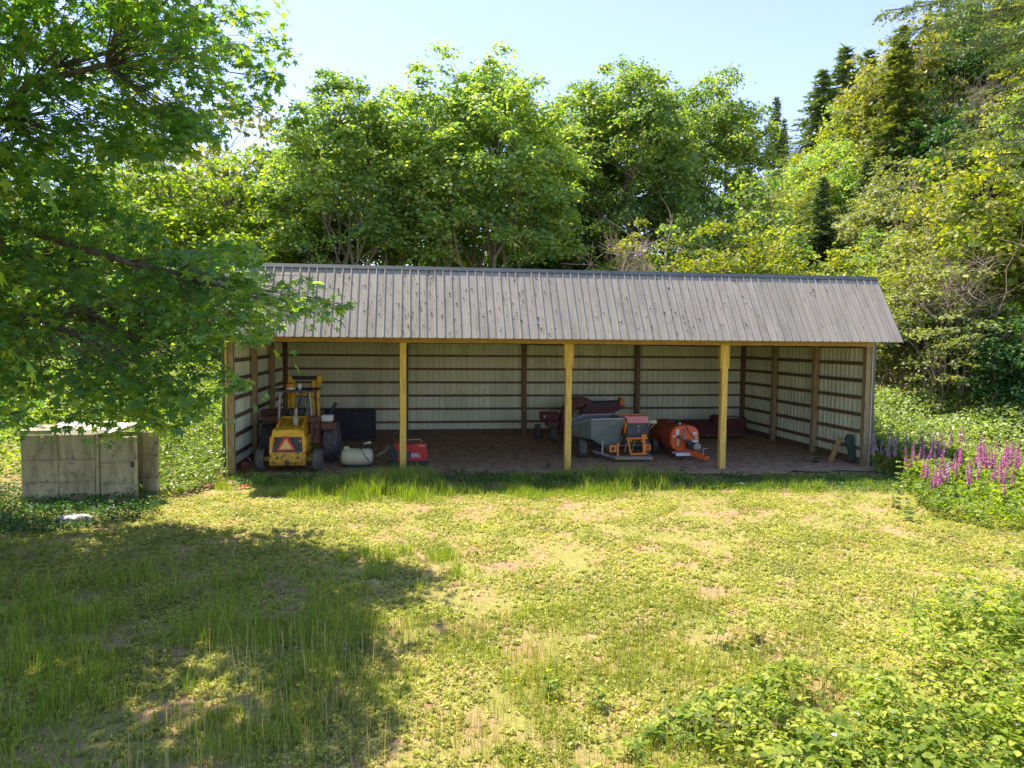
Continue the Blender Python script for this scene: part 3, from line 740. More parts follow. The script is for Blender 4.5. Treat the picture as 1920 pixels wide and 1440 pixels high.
def fir(pr, u, vtop, b, sx=1.0, lab=None):
    o = pr if lab is None else copy_thing(pr, lab); o['group'] = gf
    a = (u - 960) / F_PX * b; x, y = xy(a, b); z0 = float(terrain(np.array(x), np.array(y)))
    u0, v0, _ = pix(np.array([[x, y, 0.]])); top = CAM[2] + (640 + (u - 960) * .0088 - vtop) / F_PX * b; H = max(5, top - z0); s = H / 24
    o.location = (x, y, z0 - .2); o.scale = (s * sx, s * sx, s); o.rotation_euler = (0, 0, random.random() * 6)
    return o
fir(firA, 1563, 98, 84, 1.45)
fir(firA, 1522, 140, 82, 1.5, 'dark fir on the skyline, left of the tallest and a little lower')
fir(firA, 1606, 104, 88, 1.35, 'dark narrow fir on the skyline, right of the tallest of the trio')
fir(firA, 1440, 190, 120, 1.0, 'small lone fir on the skyline in the dip above the yellow trees')
fir(firA, 1456, 228, 122, .8, 'smallest fir, close against the lone one in the dip')
fir(firB, 1665, 62, 58, 1.15)
fir(firB, 1712, 40, 84, .8, 'sunlit fir right of the big one, its top near the upper edge')
fir(firA, 1590, 170, 92, 1.3, 'broad fir filling the gap below the skyline trio')
fir(firB, 1800, 30, 90, .8, 'fir with thin pale trunk high on the right of the hill')
fir(firA, 1760, 60, 96, 1.0, 'dark fir behind the thin-trunked one high on the right')

for q, (u, vt, b, sx, lab) in enumerate([(1700, 270, 60, .9, 'dark fir half way down the hill, right of the bare fir trunk'), (1610, 300, 56, .8, 'small dark fir low on the hill, left of the bare fir trunk'), (1770, 200, 66, 1.0, 'dark fir in the middle of the hillside, above the grey thicket'), (1850, 330, 50, .9, 'dark fir low at the right of the hill'), (1530, 330, 52, .9, 'small dark fir under the skyline trio'), (1890, 150, 70, 1.0, 'dark fir high at the right edge of the hill'), (1690, 150, 78, 1.1, 'broad dark fir behind the big sunlit one')]):
    fir(firA, u, vt, b, sx * 1.35, lab)

# bare twiggy trees
def bare(H, label, n=46, spread=2.4, mat=None):
    root = empty('bare_tree', (0, 0, 0), label, 'tree'); C = dome(n, spread, spread, H * .36, H * .62, .2, .4, -.8)
    wd = wood(C, (0, 0, 0), (.3, 0, H * .4), 12, .13, stems=True, twig=.016, sides=5)
    for c in C:
        for _ in range(7):
            e = c + RG.normal(size=3) * np.array([.55, .55, .5]) + [0, 0, .25]; wd.tube(curve(c, e, 3, wob=1.2), [.014, .01, .005], 3, caps=False)
    wd.obj('trunk', mat or M['greybark'], root, smooth=True); return root
brA = bare(8, 'leafless pinkish-grey tree at the left of the yellow trees, behind the roof'); place(brA, 1205, 31.8, 9.6, 8, sx=.9)
o = copy_thing(brA, 'leafless grey snag on the hillside beside the bare fir trunk'); place(o, 1665, 58, 11, 8, sx=.7)
o = copy_thing(brA, 'bare brownish thicket tree high on the right of the hill'); place(o, 1810, 62, 12, 8, sx=.9)
o = copy_thing(brA, 'bare twigs poking into the sky gap left of the big maples'); place(o, 500, 48, 15.6, 8, sx=.55)
o = copy_thing(brA, 'bare ochre-twigged tree right of the roof end, above the nettles'); place(o, 1800, 28, 8.2, 8, sx=.9)
o = copy_thing(brA, 'bare twiggy tree nearest the right edge above the nettles'); place(o, 1895, 29, 6.4, 8, sx=.8)
o = copy_thing(brA, 'leafless brown bush-like tree between the roof end and the foxgloves'); place(o, 1712, 30, 5.0, 8, sx=.8)
plant('yb', 1698, 30, 6.8, 'young olive-green tree close behind the right corner of the barn', 1.3, M['olive'], group=g2)
plant('ya', 1765, 28.5, 7.2, 'bushy pale green tree above the nettles, left of the bare twigs', 1.25, M['sage'], group=g2)
for uu, bb, hh, ll in ((965, 50, 14, 'sunlit tree seen through the trunks below the highest maple'), (1065, 56, 15, 'sunlit tree seen in the gap right of the highest maple'), (840, 54, 14, 'sunlit tree seen between the two left maples, low behind the ridge')):
    plant('ob', uu, bb, hh, ll, 1.2, M['lime'], group=g1)

# ------------------------------------------------------------------ leafy masses nobody could count
def mass(name, label, cat, n, reg, hfun, size, mat, tpl=T_OV, up=.8, jit=.55, cov=.5, clump=1.2, stalks=0, lowbias=.55):
    """reg: polygon in camera-plan metres (a, b)"""
    A = [q[0] for q in reg]; B = [q[1] for q in reg]; out = []
    while sum(len(q) for q in out) < n:
        a = RG.uniform(min(A), max(A), n); b = RG.uniform(min(B), max(B), n); k = inpoly(a, b, reg)
        a, b = a[k], b[k]; x, y = xy(a, b)
        k = (fbm(x, y, clump, 12) > (1 - cov) * RG.random(len(x)) * 1.3)
        inside = (x > -.25) & (x < 19.5) & (y > -.2) & (y < 8.9); k &= ~inside
        out.append(np.stack([a[k], b[k], x[k], y[k]], 1))
    q = np.concatenate(out)[:n]; a, b, x, y = q.T
    top = hfun(a, b) * (.45 + .9 * fbm(x, y, clump, 20)) ; z = top * (RG.random(n) ** lowbias)
    Pn = np.stack([x, y, terrain(x, y) + z + .02], 1); g = RG.normal(size=(n, 3))
    Nn = np.stack([g[:, 0] * jit, g[:, 1] * jit, np.full(n, up)], 1); X = RG.normal(size=(n, 3))
    m = leafmesh(name, Pn, Nn, X, size * (.6 + .8 * RG.random(n)), tpl, mat)
    return link(name, m, None, kind='stuff', label=label, category=cat)
mass('woodland', 'far undergrowth and saplings filling the hillside between the trees', 'woodland', 60000, [(8, 42), (30, 36), (75, 60), (90, 110), (10, 110), (10, 60)], lambda a, b: 2.5 + 3.5 * np.clip((b - 40) / 30, 0, 1), .34, M['sage'], T_DIA, clump=5, cov=.7, lowbias=.35)
mass('woodland', 'sunlit yellow-green thicket beyond the trunks of the big maples', 'woodland', 85000, [(-38, 40), (-12, 36), (16, 36), (20, 62), (-50, 62)], lambda a, b: 4.0 + 8.5 * np.clip((b - 42) / 16, 0, 1), .26, M['lime'], T_DIA, clump=3.5, cov=.75, lowbias=.4)
mass('undergrowth', 'bright leafy undergrowth between the plastic shed and the barn', 'undergrowth', 26000, [(-10.0, 17.7), (-9.0, 16.9), (-7.9, 17.3), (-7.6, 18.6), (-7.75, 19.4), (-8.2, 21), (-9, 31), (-12, 31), (-13, 21)], lambda a, b: .35 + 2.3 * np.clip((b - 17.6) / 9, 0, 1), .10, M['pale'], T_OV, clump=1.0, cov=.8)
mass('undergrowth', 'tall yellow-green thicket behind the plastic shed', 'undergrowth', 30000, [(-26, 18), (-12.8, 18.2), (-9.5, 19.3), (-9, 31), (-26, 34)], lambda a, b: .7 + 2.6 * np.clip((b - 18) / 10, 0, 1), .12, M['lime'], T_OV, clump=1.5, cov=.8)
mass('nettle_patch', 'pale green nettles rising behind the foxgloves right of the barn', 'nettles', 46000, [(11.6, 21.8), (13.2, 19.2), (19, 18.5), (26, 26), (24, 34), (13.6, 33), (12.4, 27)], lambda a, b: .55 + 1.9 * np.clip((b - 19.5) / 9, 0, 1), .11, M['pale'], T_OV, clump=1.4, cov=.85)
mass('leafy_plants', 'low bright green plants round the feet of the foxgloves', 'plants', 13000, [(10.3, 18.6), (9.6, 16.8), (9.3, 15.6), (9.9, 14.7), (11.5, 14.0), (16, 14.5), (18, 19), (14, 20.2), (11.6, 20.5)], lambda a, b: .45 + .35 * np.clip((b - 15) / 4, 0, 1), .10, M['lime'], T_OV, clump=.55, cov=.6)
mass('leafy_plants', 'green leafy growth round the faded foxgloves beside the barn corner', 'plants', 9000, [(10.9, 19.2), (12.2, 18.8), (13.8, 21), (13.2, 25), (12.2, 24.5), (11.4, 21)], lambda a, b: np.full_like(a, .85), .10, M['lime'], T_OV, clump=.8, cov=.8)
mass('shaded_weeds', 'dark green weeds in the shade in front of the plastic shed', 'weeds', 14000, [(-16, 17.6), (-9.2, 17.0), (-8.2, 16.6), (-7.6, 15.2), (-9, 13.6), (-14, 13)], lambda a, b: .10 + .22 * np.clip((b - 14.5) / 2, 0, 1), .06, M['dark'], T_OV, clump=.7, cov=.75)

# ------------------------------------------------------------------ ground plants
def field(n, reg, mask=None):
    A = [q[0] for q in reg]; B = [q[1] for q in reg]; out = []; c = 0
    while c < n:
        a = RG.uniform(min(A), max(A), n); b = RG.uniform(min(B), max(B), n); k = inpoly(a, b, reg); a, b = a[k], b[k]; x, y = xy(a, b)
        if mask is not None: k = RG.random(len(x)) < mask(a, b, x, y); a, b, x, y = a[k], b[k], x[k], y[k]
        k = ~((x > -.1) & (x < 19.3) & (y > -.4)); out.append(np.stack([x[k], y[k], a[k], b[k]], 1)); c += k.sum()
    return np.concatenate(out)[:n]
def rosettes(name, label, n, reg, mask, mat, lsize, per, spread, hgt, kind_cat='weeds'):
    q = field(n, reg, mask); i = np.repeat(np.arange(n), per); m = len(i); an = RG.random(m) * 6.28; r = spread * (.3 + .7 * RG.random(m)) * (.6 + .8 * RG.random(n))[i]
    d = np.stack([np.cos(an), np.sin(an), np.zeros(m)], 1)
    x = q[i, 0] + d[:, 0] * r; y = q[i, 1] + d[:, 1] * r
    Pn = np.stack([x, y, terrain(x, y) + .012 + hgt * RG.random(m)], 1)
    Nn = np.array([0, 0, 1.]) + d * .35 + RG.normal(size=(m, 3)) * .28
    rn = np.clip(.6 * RG.random(n)[i] + .4 * RG.random(m), 0, 1)
    link(name, leafmesh(name, Pn, Nn, d + RG.normal(size=(m, 3)) * .3, lsize * (.6 + .8 * RG.random(m)), T_DIA, mat, rnd=rn), None, kind='stuff', label=label, category=kind_cat)
def grass(name, label, n, reg, mask, mat, h, w, bend=.35, hfun=None, rseed=0, cat='grass'):
    q = field(n, reg, mask); an = RG.random(n) * 6.28; d = np.stack([np.cos(an), np.sin(an)], 1)
    H = h * (.5 + RG.random(n)); 
    if hfun is not None: H = H * hfun(q[:, 2], q[:, 3], q[:, 0], q[:, 1])
    z0 = terrain(q[:, 0], q[:, 1]); W = w * (.6 + .8 * RG.random(n)); B = bend * (.2 + 1.0 * RG.random(n)) * H
    an2 = RG.random(n) * 6.28; s = np.stack([np.cos(an2), np.sin(an2)], 1) * W[:, None] / 2
    base = np.concatenate([q[:, :2], (z0 - .01)[:, None]], 1)
    v = np.zeros((n, 5, 3)); v[:, 0] = base; v[:, 1] = base; v[:, 0, :2] -= s; v[:, 1, :2] += s
    mid = base.copy(); mid[:, :2] += d * (B * .3)[:, None]; mid[:, 2] += H * .58
    v[:, 2] = mid; v[:, 3] = mid; v[:, 2, :2] -= s * .75; v[:, 3, :2] += s * .75
    tip = base.copy(); tip[:, :2] += d * B[:, None]; tip[:, 2] += H * (1 - .3 * (B / H) ** 1); v[:, 4] = tip
    T = np.array([(0, 1, 3), (0, 3, 2), (2, 3, 4)])[None] + (np.arange(n) * 5)[:, None, None]
    link(name, mesh_tris(name, v.reshape(-1, 3), T.reshape(-1, 3), np.repeat(RG.random(n), 3), [mat]), None, kind='stuff', label=label, category=cat)

YARD = [(-17, 17.5), (-13, 7), (-6, 4.2), (6, 4.2), (10, 7), (15, 14), (14, 19), (10.5, 19.5), (0, 18.6), (-9, 17.2)]
patch = lambda x, y: fbm(x, y, 1.5, 30)
def m_cover(a, b, x, y):
    p = patch(x, y) * .6 + fbm(x, y, .45, 40) * .4
    k = np.clip((p - .40) / .14, .10, 1) + .25 * np.clip((-1.5 - a) / 2, 0, 1)
    return k * np.clip((b - 6.5) / 3.5, .6, 1) * np.clip(1.15 - np.maximum(b - 15.5, 0) * .22, .3, 1) / np.clip(b / 8, .6, 1.6)
rosettes('weed_cover', 'low yellow-green clover and plantain spread over the dry yard', 76000, YARD, m_cover, M['cover'], .040, 7, .042, .035)
grass('short_grass', 'short thin grass among the clover of the yard', 110000, YARD, lambda a, b, x, y: np.clip((fbm(x, y, 1.1, 50) - .38) / .2, .08, 1), M['grass'], .055, .006)
grass('dry_stubble', 'dry straw-coloured stubble on the bare soil of the yard', 26000, YARD, lambda a, b, x, y: np.clip((.55 - patch(x, y)) / .2, .05, 1), M['drygrass'], .04, .005, bend=1.2)
FRONT = [(-7.9, 19.8), (-7.6, 18.0), (-6, 17.2), (-4.0, 16.4), (0, 16.4), (5, 16.3), (9, 16.1), (10.8, 16.8), (11.6, 20.4), (8, 20.1), (0, 20.2), (-6.2, 20.3)]
def m_front(a, b, x, y):
    return np.clip((fbm(x, y, .55, 60) - .36) / .22, .04, 1) * np.clip((-.15 - y) / .8, 0, 1) * np.clip((y + 3.9) / .9, .0, 1)
def h_front(a, b, x, y):
    k = np.full_like(x, .45)
    for c, w_, s in ((.3, .7, .3), (4.6, 1.5, 1.5), (2.6, .5, .8), (11.0, 1.3, 1.3), (8.0, .5, .5), (15.5, 2.2, .6), (1.0, 1.0, .4), (9.6, .8, .7)): k += s * np.exp(-((x - c) / w_) ** 2)
    return k * (.2 + 1.6 * fbm(x, y, .4, 62)) * .8
grass('front_grass', 'fresh green grass along the open front of the barn', 32000, FRONT, m_front, M['tallgrass'], .26, .008, bend=.5, hfun=h_front)
grass('dry_front_grass', 'straw-coloured seeding grass among the green along the barn front', 4500, FRONT, m_front, M['drygrass'], .27, .006, bend=.3, hfun=h_front)
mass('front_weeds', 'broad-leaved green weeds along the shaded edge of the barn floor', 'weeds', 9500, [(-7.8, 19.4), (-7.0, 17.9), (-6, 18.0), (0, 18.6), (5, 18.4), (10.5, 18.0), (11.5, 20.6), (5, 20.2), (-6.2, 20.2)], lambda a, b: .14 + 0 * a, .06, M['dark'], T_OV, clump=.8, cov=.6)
TG = [(-14, 13), (-8, 6.5), (-4.5, 4.3), (3.5, 4.3), (4.6, 8.6), (2.6, 11.3), (-.5, 9.5), (-3, 11.5), (-9, 13.2)]
def m_tg(a, b, x, y): return np.clip((fbm(x, y, .8, 70) - .40) / .25, .04, 1) * np.clip((12.5 - b) / 4.5, .04, 1)
grass('tall_grass', 'tall thin seeding grass in the foreground', 30000, TG, m_tg, M['grass'], .18, .006, bend=.45)
grass('tall_grass', 'long green grass blades standing in the shade at lower left', 8000, TG, lambda a, b, x, y: m_tg(a, b, x, y) * np.clip((-1 - a) / 2, .15, 1), M['tallgrass'], .26, .007, bend=.35)
grass('tufts', 'separate tufts of long grass at the edge of the tree shade', 1100, [(-3, 12.8), (-1.0, 12.8), (-.4, 11), (-1.6, 10.6), (-3, 11.6)], lambda a, b, x, y: np.clip((fbm(x, y, .6, 75) - .52) / .06, 0, 1), M['tallgrass'], .22, .008)
grass('straw_stalks', 'dark thin seed stalks in the foreground grass', 1500, [(-4, 8.5), (-3, 4.6), (3, 4.6), (4, 9.2)], None, M['drygrass'], .45, .005, bend=.15)

# ------------------------------------------------------------------ bramble at the lower right
def plan(pts): return [tuple(float(t) for t in ab(*G(u, v)[:2])) for u, v in pts]
BR = plan([(940, 1600), (1120, 1430), (1240, 1370), (1310, 1335), (1400, 1310), (1520, 1290), (1650, 1262), (1780, 1225), (1990, 1180), (2300, 1290), (2600, 2100), (900, 2200)])
n = 13000
A = [q[0] for q in BR]; B = [q[1] for q in BR]
a = RG.uniform(min(A), max(A), n * 5); b = RG.uniform(max(min(B), 3.2), max(B), n * 5); k = inpoly(a, b, BR); a, b = a[k], b[k]
x, y = xy(a, b); edge = fbm(x, y, .9, 80)
dens = np.clip((fbm(x, y, .5, 83) - .36) / .18 + np.clip((a - 2.2) / 6, 0, .35), .03, 1); k = RG.random(len(a)) < dens; a, b, x, y, edge = a[k][:n], b[k][:n], x[k][:n], y[k][:n], edge[k][:n]; n = len(a)
top = (.12 + .9 * np.clip((a - 1.4) / 5.0, 0, 1)) * (.35 + 1.15 * edge)
z = top * RG.random(n) ** .5
Bp = np.stack([x, y, terrain(x, y) + z + .03], 1)
# three leaflets to a leaf
dirs = RG.normal(size=(n, 3)); dirs[:, 2] *= .25; dirs = unit(dirs); nn = np.stack([RG.normal(size=n) * .38, RG.normal(size=n) * .38, np.ones(n)], 1); nn = unit(nn)
side = np.cross(nn, dirs); sz = .068 * (.35 + 1.15 * RG.random(n))
bush = empty('bramble_bush', (*xy(4.2, 6.0), 0), 'blackberry bramble sprawling in from the lower right corner with a few white blossoms', 'bush')
BO = np.array(bush.location)
PP = np.concatenate([Bp + dirs * sz[:, None] * .75, Bp + (dirs * .1 + side * .75) * sz[:, None] , Bp + (dirs * .1 - side * .75) * sz[:, None]]) - BO
XX = np.concatenate([dirs, dirs * .35 + side, dirs * .35 - side]); N3 = np.concatenate([nn, nn + side * .15, nn - side * .15]); S3 = np.concatenate([sz, sz * .85, sz * .85]); R3 = np.tile(RG.random(n), 3)
dist = np.concatenate([b, b, b]); u3, v3, z3 = pix(PP + BO); vis3 = (u3 > 0) & (u3 < 1920) & (v3 < 1440) & (v3 > 0)
order = np.argsort(-np.where(vis3 & (PP[:, 2] > .35 * np.tile(top, 3)), S3 / np.maximum(z3, 1), 0)); bigi = order[:290]; rest = order[290:]
link('foliage', leafmesh('foliage', PP[rest], N3[rest], XX[rest], S3[rest] * 1.2, T_OV, M['bramble'], width=S3[rest] * 1.05, rnd=R3[rest]), bush, kind='stuff')
lm2 = [mesh_tris('leaf', T_OV[0] * np.array([1.2, 1.05, 1.2]), T_OV[1], np.full(6, r), [M['bramble']]) for r in (.1, .35, .6, .9)]
for i in bigi:
    nv = Vector(N3[i]).normalized(); xv = Vector(XX[i]); xv = (xv - nv * xv.dot(nv)).normalized(); yv = nv.cross(xv)
    o = link('leaf', lm2[random.randrange(4)], bush); o.matrix_local = Matrix.Translation(Vector(PP[i])) @ Matrix((xv, yv, nv)).transposed().to_4x4() @ Matrix.Scale(float(S3[i]), 4)
for j in range(90):
    i = random.randrange(n); p0 = np.array([x[i], y[i], 0.0]) - BO; an = random.random() * 6.28; ln = random.uniform(.4, 1.3); hh = float(top[i]) * random.uniform(.8, 1.25)
    mb = MB(); q = [p0 + [0, 0, -.05], p0 + [math.cos(an) * ln * .2, math.sin(an) * ln * .2, hh * .75], p0 + [math.cos(an) * ln * .55, math.sin(an) * ln * .55, hh], p0 + [math.cos(an) * ln, math.sin(an) * ln, hh * .7]]
    mb.tube(q, [.007, .006, .005, .002], 4, caps=False); mb.obj('cane', M['stem'], bush)
fl = MB()
for k in range(5):
    aa = k * 1.2566; c = np.array([math.cos(aa), math.sin(aa), 0]); s = np.array([-math.sin(aa), math.cos(aa), 0])
    fl.add([c * .004, c * .012 + s * .008 + [0, 0, .003], c * .022 + [0, 0, .005], c * .012 - s * .008 + [0, 0, .003]], [(0, 1, 2, 3)])
fl.add([(0.004 * math.cos(t), .004 * math.sin(t), .004) for t in np.linspace(0, 6.28, 7)[:-1]], [(0, 1, 2, 3, 4, 5)])
flm = fl.mesh('blossom', M['white_petal'])
cand = np.where((z > top * .75) & (top > .3))[0]
for i in RG.choice(cand, 34, replace=False):
    o = link('blossom', flm, bush); o.location = tuple(Bp[i] - BO + [0, 0, .05]); o.rotation_euler = (random.uniform(-.9, .3), random.uniform(-.5, .5), 0); o.scale = (1.3, 1.3, 1.3)
# upright young shoots near the bramble's edge
def shoot(u, v, H, label, nl=9, mat=None, ls=.085, name='bramble_shoot', cat='plant'):
    g = G(u, v); r = empty(name, (float(g[0]), float(g[1]), float(terrain(g[0], g[1]))), label, cat)
    q = curve((0, 0, -.03), (random.uniform(-.12, .12) * H * 2, random.uniform(-.1, .1) * H * 2, H), 6, wob=.7, rise=.2); MB().tube(q, np.linspace(.006, .002, 6), 4).obj('stem', M['stem'], r)
    t = np.linspace(.25, 1, nl); base = np.array([q[min(5, int(s * 5))] for s in t]); an = np.arange(nl) * 2.4 + random.random() * 6; d = np.stack([np.cos(an), np.sin(an), np.full(nl, .15)], 1)
    Pn = np.concatenate([base + d * ls * .8] + [base + d * ls * .6 + np.stack([-d[:, 1], d[:, 0], d[:, 2] * 0], 1) * s * ls * .55 for s in (-1, 1)])
    Nn = np.array([0, 0, 1.]) + RG.normal(size=(nl * 3, 3)) * .3; X = np.tile(d, (3, 1)) + RG.normal(size=(nl * 3, 3)) * .3
    for w in range(nl * 3):
        V, T = cards(Pn[w:w + 1], Nn[w:w + 1], X[w:w + 1], np.array([ls * random.uniform(.7, 1.2)]), T_OV)
        link('leaf', mesh_tris('leaf', V, T, np.full(len(T), random.random()), [mat or M['bramble']]), r)
    return r
gsht = 'bramble shoots standing in the yard'
for u, v, H, lb in [(1415, 1200, .50, 'tall lone bramble shoot standing above the middle of the bramble bush edge'), (1342, 1210, .42, 'bramble shoot with spread leaves left of the taller lone one'), (1690, 1215, .75, 'arching bramble shoot above the right part of the bramble bush'),
                    (1115, 1325, .30, 'small pale bramble shoot left of the bramble bush in the foreground grass'), (1030, 1310, .26, 'smallest bramble shoot, in the foreground grass at the bottom centre-right'),
                    (1880, 1050, .85, 'leafy shoot at the right edge below the foxgloves'), (1850, 990, .32, 'small leafy shoot by the bare soil at the right edge')]:
    o = shoot(u, v, H, lb); o['group'] = gsht
for u, v, H, lb in [(1440, 940, .35, None), (1676, 950, .62, 'young plant with pale whitish leaves in front of the foxgloves, leftmost'), (1700, 975, .5, 'low bushy plant with glossy leaves at the foxgloves\u2019 front left'), (1690, 915, .7, 'pale leaved plant by the shaded corner of the barn'),
                    (1530, 868, .5, 'dark plant growing inside the barn by the right wall')]:
    if lb: o = shoot(u, v, H, lb, nl=16, mat=M['dark'] if u == 1530 else M['pale'], ls=.11, name='leafy_plant'); o['group'] = 'leafy plants near the barn corner'
for u, v, H, lb in [(1282, 884, .42, 'small green plant in the dirt before the orange tank'), (1030, 880, .3, 'small weed at the foot of the middle post'), (867, 905, .75, 'tall grey seeding weed in the grass edge left of the middle post'),
                    (468, 892, .4, 'dark green weed beside the small wheel of the yellow forklift'), (1505, 866, .45, 'dark green weed at the foot of the right wall in the barn')]:
    o = shoot(u, v, H, lb, nl=8, mat=M['dark'], ls=.07, name='weed_plant'); o['group'] = 'single weeds at the barn edge'
# buttercups
bc = MB(); bc.tube([(0, 0, -.26), (0.01, 0, -.1), (0, 0, 0)], .0018, 3)
bcf = MB(); bcf.lathe([(.002, 0), (.011, .006), (.013, .012)], 6)
bcm, bfm = bc.mesh('stem', M['stem']), bcf.mesh('flower', M['yellow_petal'])
for u, v in [(318, 1245), (905, 1305), (915, 1308), (1042, 1336), (1053, 1340), (1062, 1338), (1072, 1342), (1402, 1283), (1464, 1308), (150, 1280), (120, 1258), (1000, 1302), (966, 1290)]:
    g = G(u, min(v + 30, 1420)); r = empty('buttercup', (float(g[0]), float(g[1]), .27), 'small yellow buttercup flowering in the foreground grass', 'flower', 'buttercups in the foreground grass')
    link('stem', bcm, r); o = link('flower', bfm, r)

# ------------------------------------------------------------------ foxgloves
def foxglove_meshes(seed, pet):
    rg = np.random.default_rng(seed); H = 1.25; st = MB(); st.tube([(0, 0, -.05), (.01, 0, .6), (.02, .01, 1.1), (.015, 0, H)], [.011, .009, .006, .002], 5)
    fl = MB()
    for k in range(46):
        t = k / 45; z = .58 + .64 * t + rg.normal() * .008; s = ((1 - t) ** .6 * .8 + .16) * (.6 + .7 * rg.random()); an = k * 2.4 + rg.random() * .5; d = Vector((math.cos(an), math.sin(an), -.55 - .2 * (1 - t))).normalized()
        p = Vector((.015, 0, z)); L_ = .058 * s; r = .019 * s
        xx = d.cross(Vector((0, 0, 1))).normalized(); yy = d.cross(xx)
        ring = lambda c, rr: [c + (xx * math.cos(q) + yy * math.sin(q)) * rr for q in np.linspace(0, 2 * PI, 6)[:-1]]
        vs = ring(p + d * .006, r * .35) + ring(p + d * L_ * .55, r * .8) + ring(p + d * L_, r * 1.15)
        fs = [(i * 5 + j, i * 5 + (j + 1) % 5, (i + 1) * 5 + (j + 1) % 5, (i + 1) * 5 + j) for i in range(2) for j in range(5)]; fl.add(vs, fs)
    m = fl.mesh('flower_spike', pet); at = m.attributes.new('rnd', 'FLOAT', 'FACE'); at.data.foreach_set('value', np.repeat(rg.random(46), 10).astype(np.float32))
    nl = 16; t = rg.random(nl) ** 1.3; an = rg.random(nl) * 6.28; d = np.stack([np.cos(an), np.sin(an), np.full(nl, .2)], 1); sz = .26 * (1 - .55 * t)
    Pn = np.stack([0 * t, 0 * t, .05 + .55 * t], 1) + d * sz[:, None] * .5; V, T = cards(Pn, np.array([0, 0, 1.]) + rg.normal(size=(nl, 3)) * .2, d, sz, T_OV, width=sz * .45)
    return st.mesh('stem', M['stem']), m, mesh_tris('leaves', V, T, np.repeat(rg.random(nl), 6), [M['lime']])
fg = {'p': [foxglove_meshes(s, M['petal']) for s in (1, 2, 3)], 'f': [foxglove_meshes(s, M['petal_pale']) for s in (4, 5)], 'w': [foxglove_meshes(6, M['white_petal'])]}
def foxglove(kind, u, vt, b, label):
    a_ = (u - 960) / F_PX * b; x_, y_ = xy(a_, b); z0 = float(terrain(np.array(x_), np.array(y_))); top = CAM[2] + (646 - vt) / F_PX * b
    H = min(max(top - z0, .8), 1.95); r = empty('foxglove', (x_, y_, z0), label, 'flower', 'foxgloves flowering right of the barn'); s = H / 1.25
    r.scale = (.75 + .25 * s, .75 + .25 * s, s); r.rotation_euler = (random.uniform(-.13, .13), random.uniform(-.13, .13), random.random() * 6)
    st, fl_, lv = random.choice(fg[kind]); link('stem', st, r); link('flower_spike', fl_, r); link('leaves', lv, r)
# (u, top v) read off the photograph, the nearer the lower
pts = [(1713, 835), (1723, 832), (1746, 832), (1757, 820), (1758, 810), (1771, 836), (1793, 803), (1800, 798), (1792, 842), (1770, 870), (1822, 820), (1814, 834), (1839, 823), (1838, 806), (1829, 868), (1844, 848), (1852, 842), (1858, 834), (1866, 838), (1871, 838), (1876, 832), (1887, 848), (1884, 838), (1898, 834), (1905, 855), (1912, 834), (1913, 842), (1896, 855), (1901, 868), (1880, 902), (1766, 888), (1780, 868), (1742, 862), (1756, 876), (1896, 896), (1816, 850), (1829, 845), (1915, 850), (1862, 862), (1848, 870), (1872, 860), (1888, 872), (1908, 874), (1735, 850), (1785, 850), (1802, 862), (1778, 826), (1768, 818), (1745, 815), (1824, 800), (1855, 822), (1890, 822), (1906, 820), (1870, 815), (1803, 830), (1788, 812), (1843, 828), (1836, 856), (1924, 838), (1930, 852), (1936, 845)]
pts = pts + [(u + random.uniform(-9, 9), v + random.uniform(-6, 6)) for u, v in random.sample(pts, 32)]
for u, v in pts:
    b = float(np.interp(v, [798, 835, 870, 905], [22.0, 19.3, 17.6, 16.6])) + random.uniform(-.8, .8); foxglove('p', u + random.uniform(-3, 3), v - random.uniform(-4, 14), b, f"purple foxglove at the {'back' if v < 826 else 'middle' if v < 852 else 'front'} of the flowering patch, {'towards the barn' if u < 1790 else 'near its centre' if u < 1862 else 'by the right edge'}")
for u, v in [(1646, 806), (1652, 800), (1665, 802), (1667, 812), (1676, 810), (1686, 812), (1690, 806), (1710, 798), (1711, 806), (1722, 816), (1736, 808), (1740, 808), (1700, 818), (1658, 818), (1782, 798), (1770, 800)]:
    foxglove('f', u, v, random.uniform(20.3, 22.5), 'faded greyish-pink foxglove spike close beside the barn wall')
foxglove('w', 1788, 856, 18.2, 'single white foxglove among the purple ones')
foxglove('w', 1846, 846, 18.6, 'pale whitish foxglove at the front of the purple patch')

# ------------------------------------------------------------------ machinery
M['yel'] = surf('worn_yellow_paint', [(.58, .30, .015), (.78, .42, .018), (.82, .48, .03)], .5, 3, bump=.05, rust=(.12, .055, .02), ruststart=.57)
M['yeld'] = surf('rusty_yellow_paint', [(.42, .22, .02), (.72, .42, .025)], .6, 4, bump=.1, rust=(.10, .05, .025), ruststart=.52)
M['tyre'] = surf('dusty_rubber', [(.07, .066, .05), (.14, .13, .10)], .9, 6, bump=.2, bscale=60)
M['black'] = surf('black_steel', [(.012, .012, .012), (.03, .03, .028)], .55, 4)
M['darkgrey'] = surf('dark_grey_steel', [(.04, .042, .04), (.08, .08, .075)], .6, 5, rust=(.1, .05, .03), ruststart=.62)
M['steel'] = surf('dull_steel', [(.25, .25, .24), (.40, .40, .38)], .45, 5, metal=.3)
M['rust'] = surf('rusty_red_brown', [(.09, .04, .022), (.20, .085, .045)], .75, 5, bump=.1)
M['dred'] = surf('old_dark_red_paint', [(.075, .016, .011), (.13, .024, .016)], .6, 3, rust=(.06, .025, .015), ruststart=.56)
M['red'] = surf('bright_red_paint', [(.42, .014, .012), (.52, .025, .018)], .4, 2, rust=(.2, .03, .02), ruststart=.72)
M['ored'] = surf('orange_red_paint', [(.66, .10, .015), (.80, .155, .025)], .45, 3, rust=(.25, .06, .03), ruststart=.66)
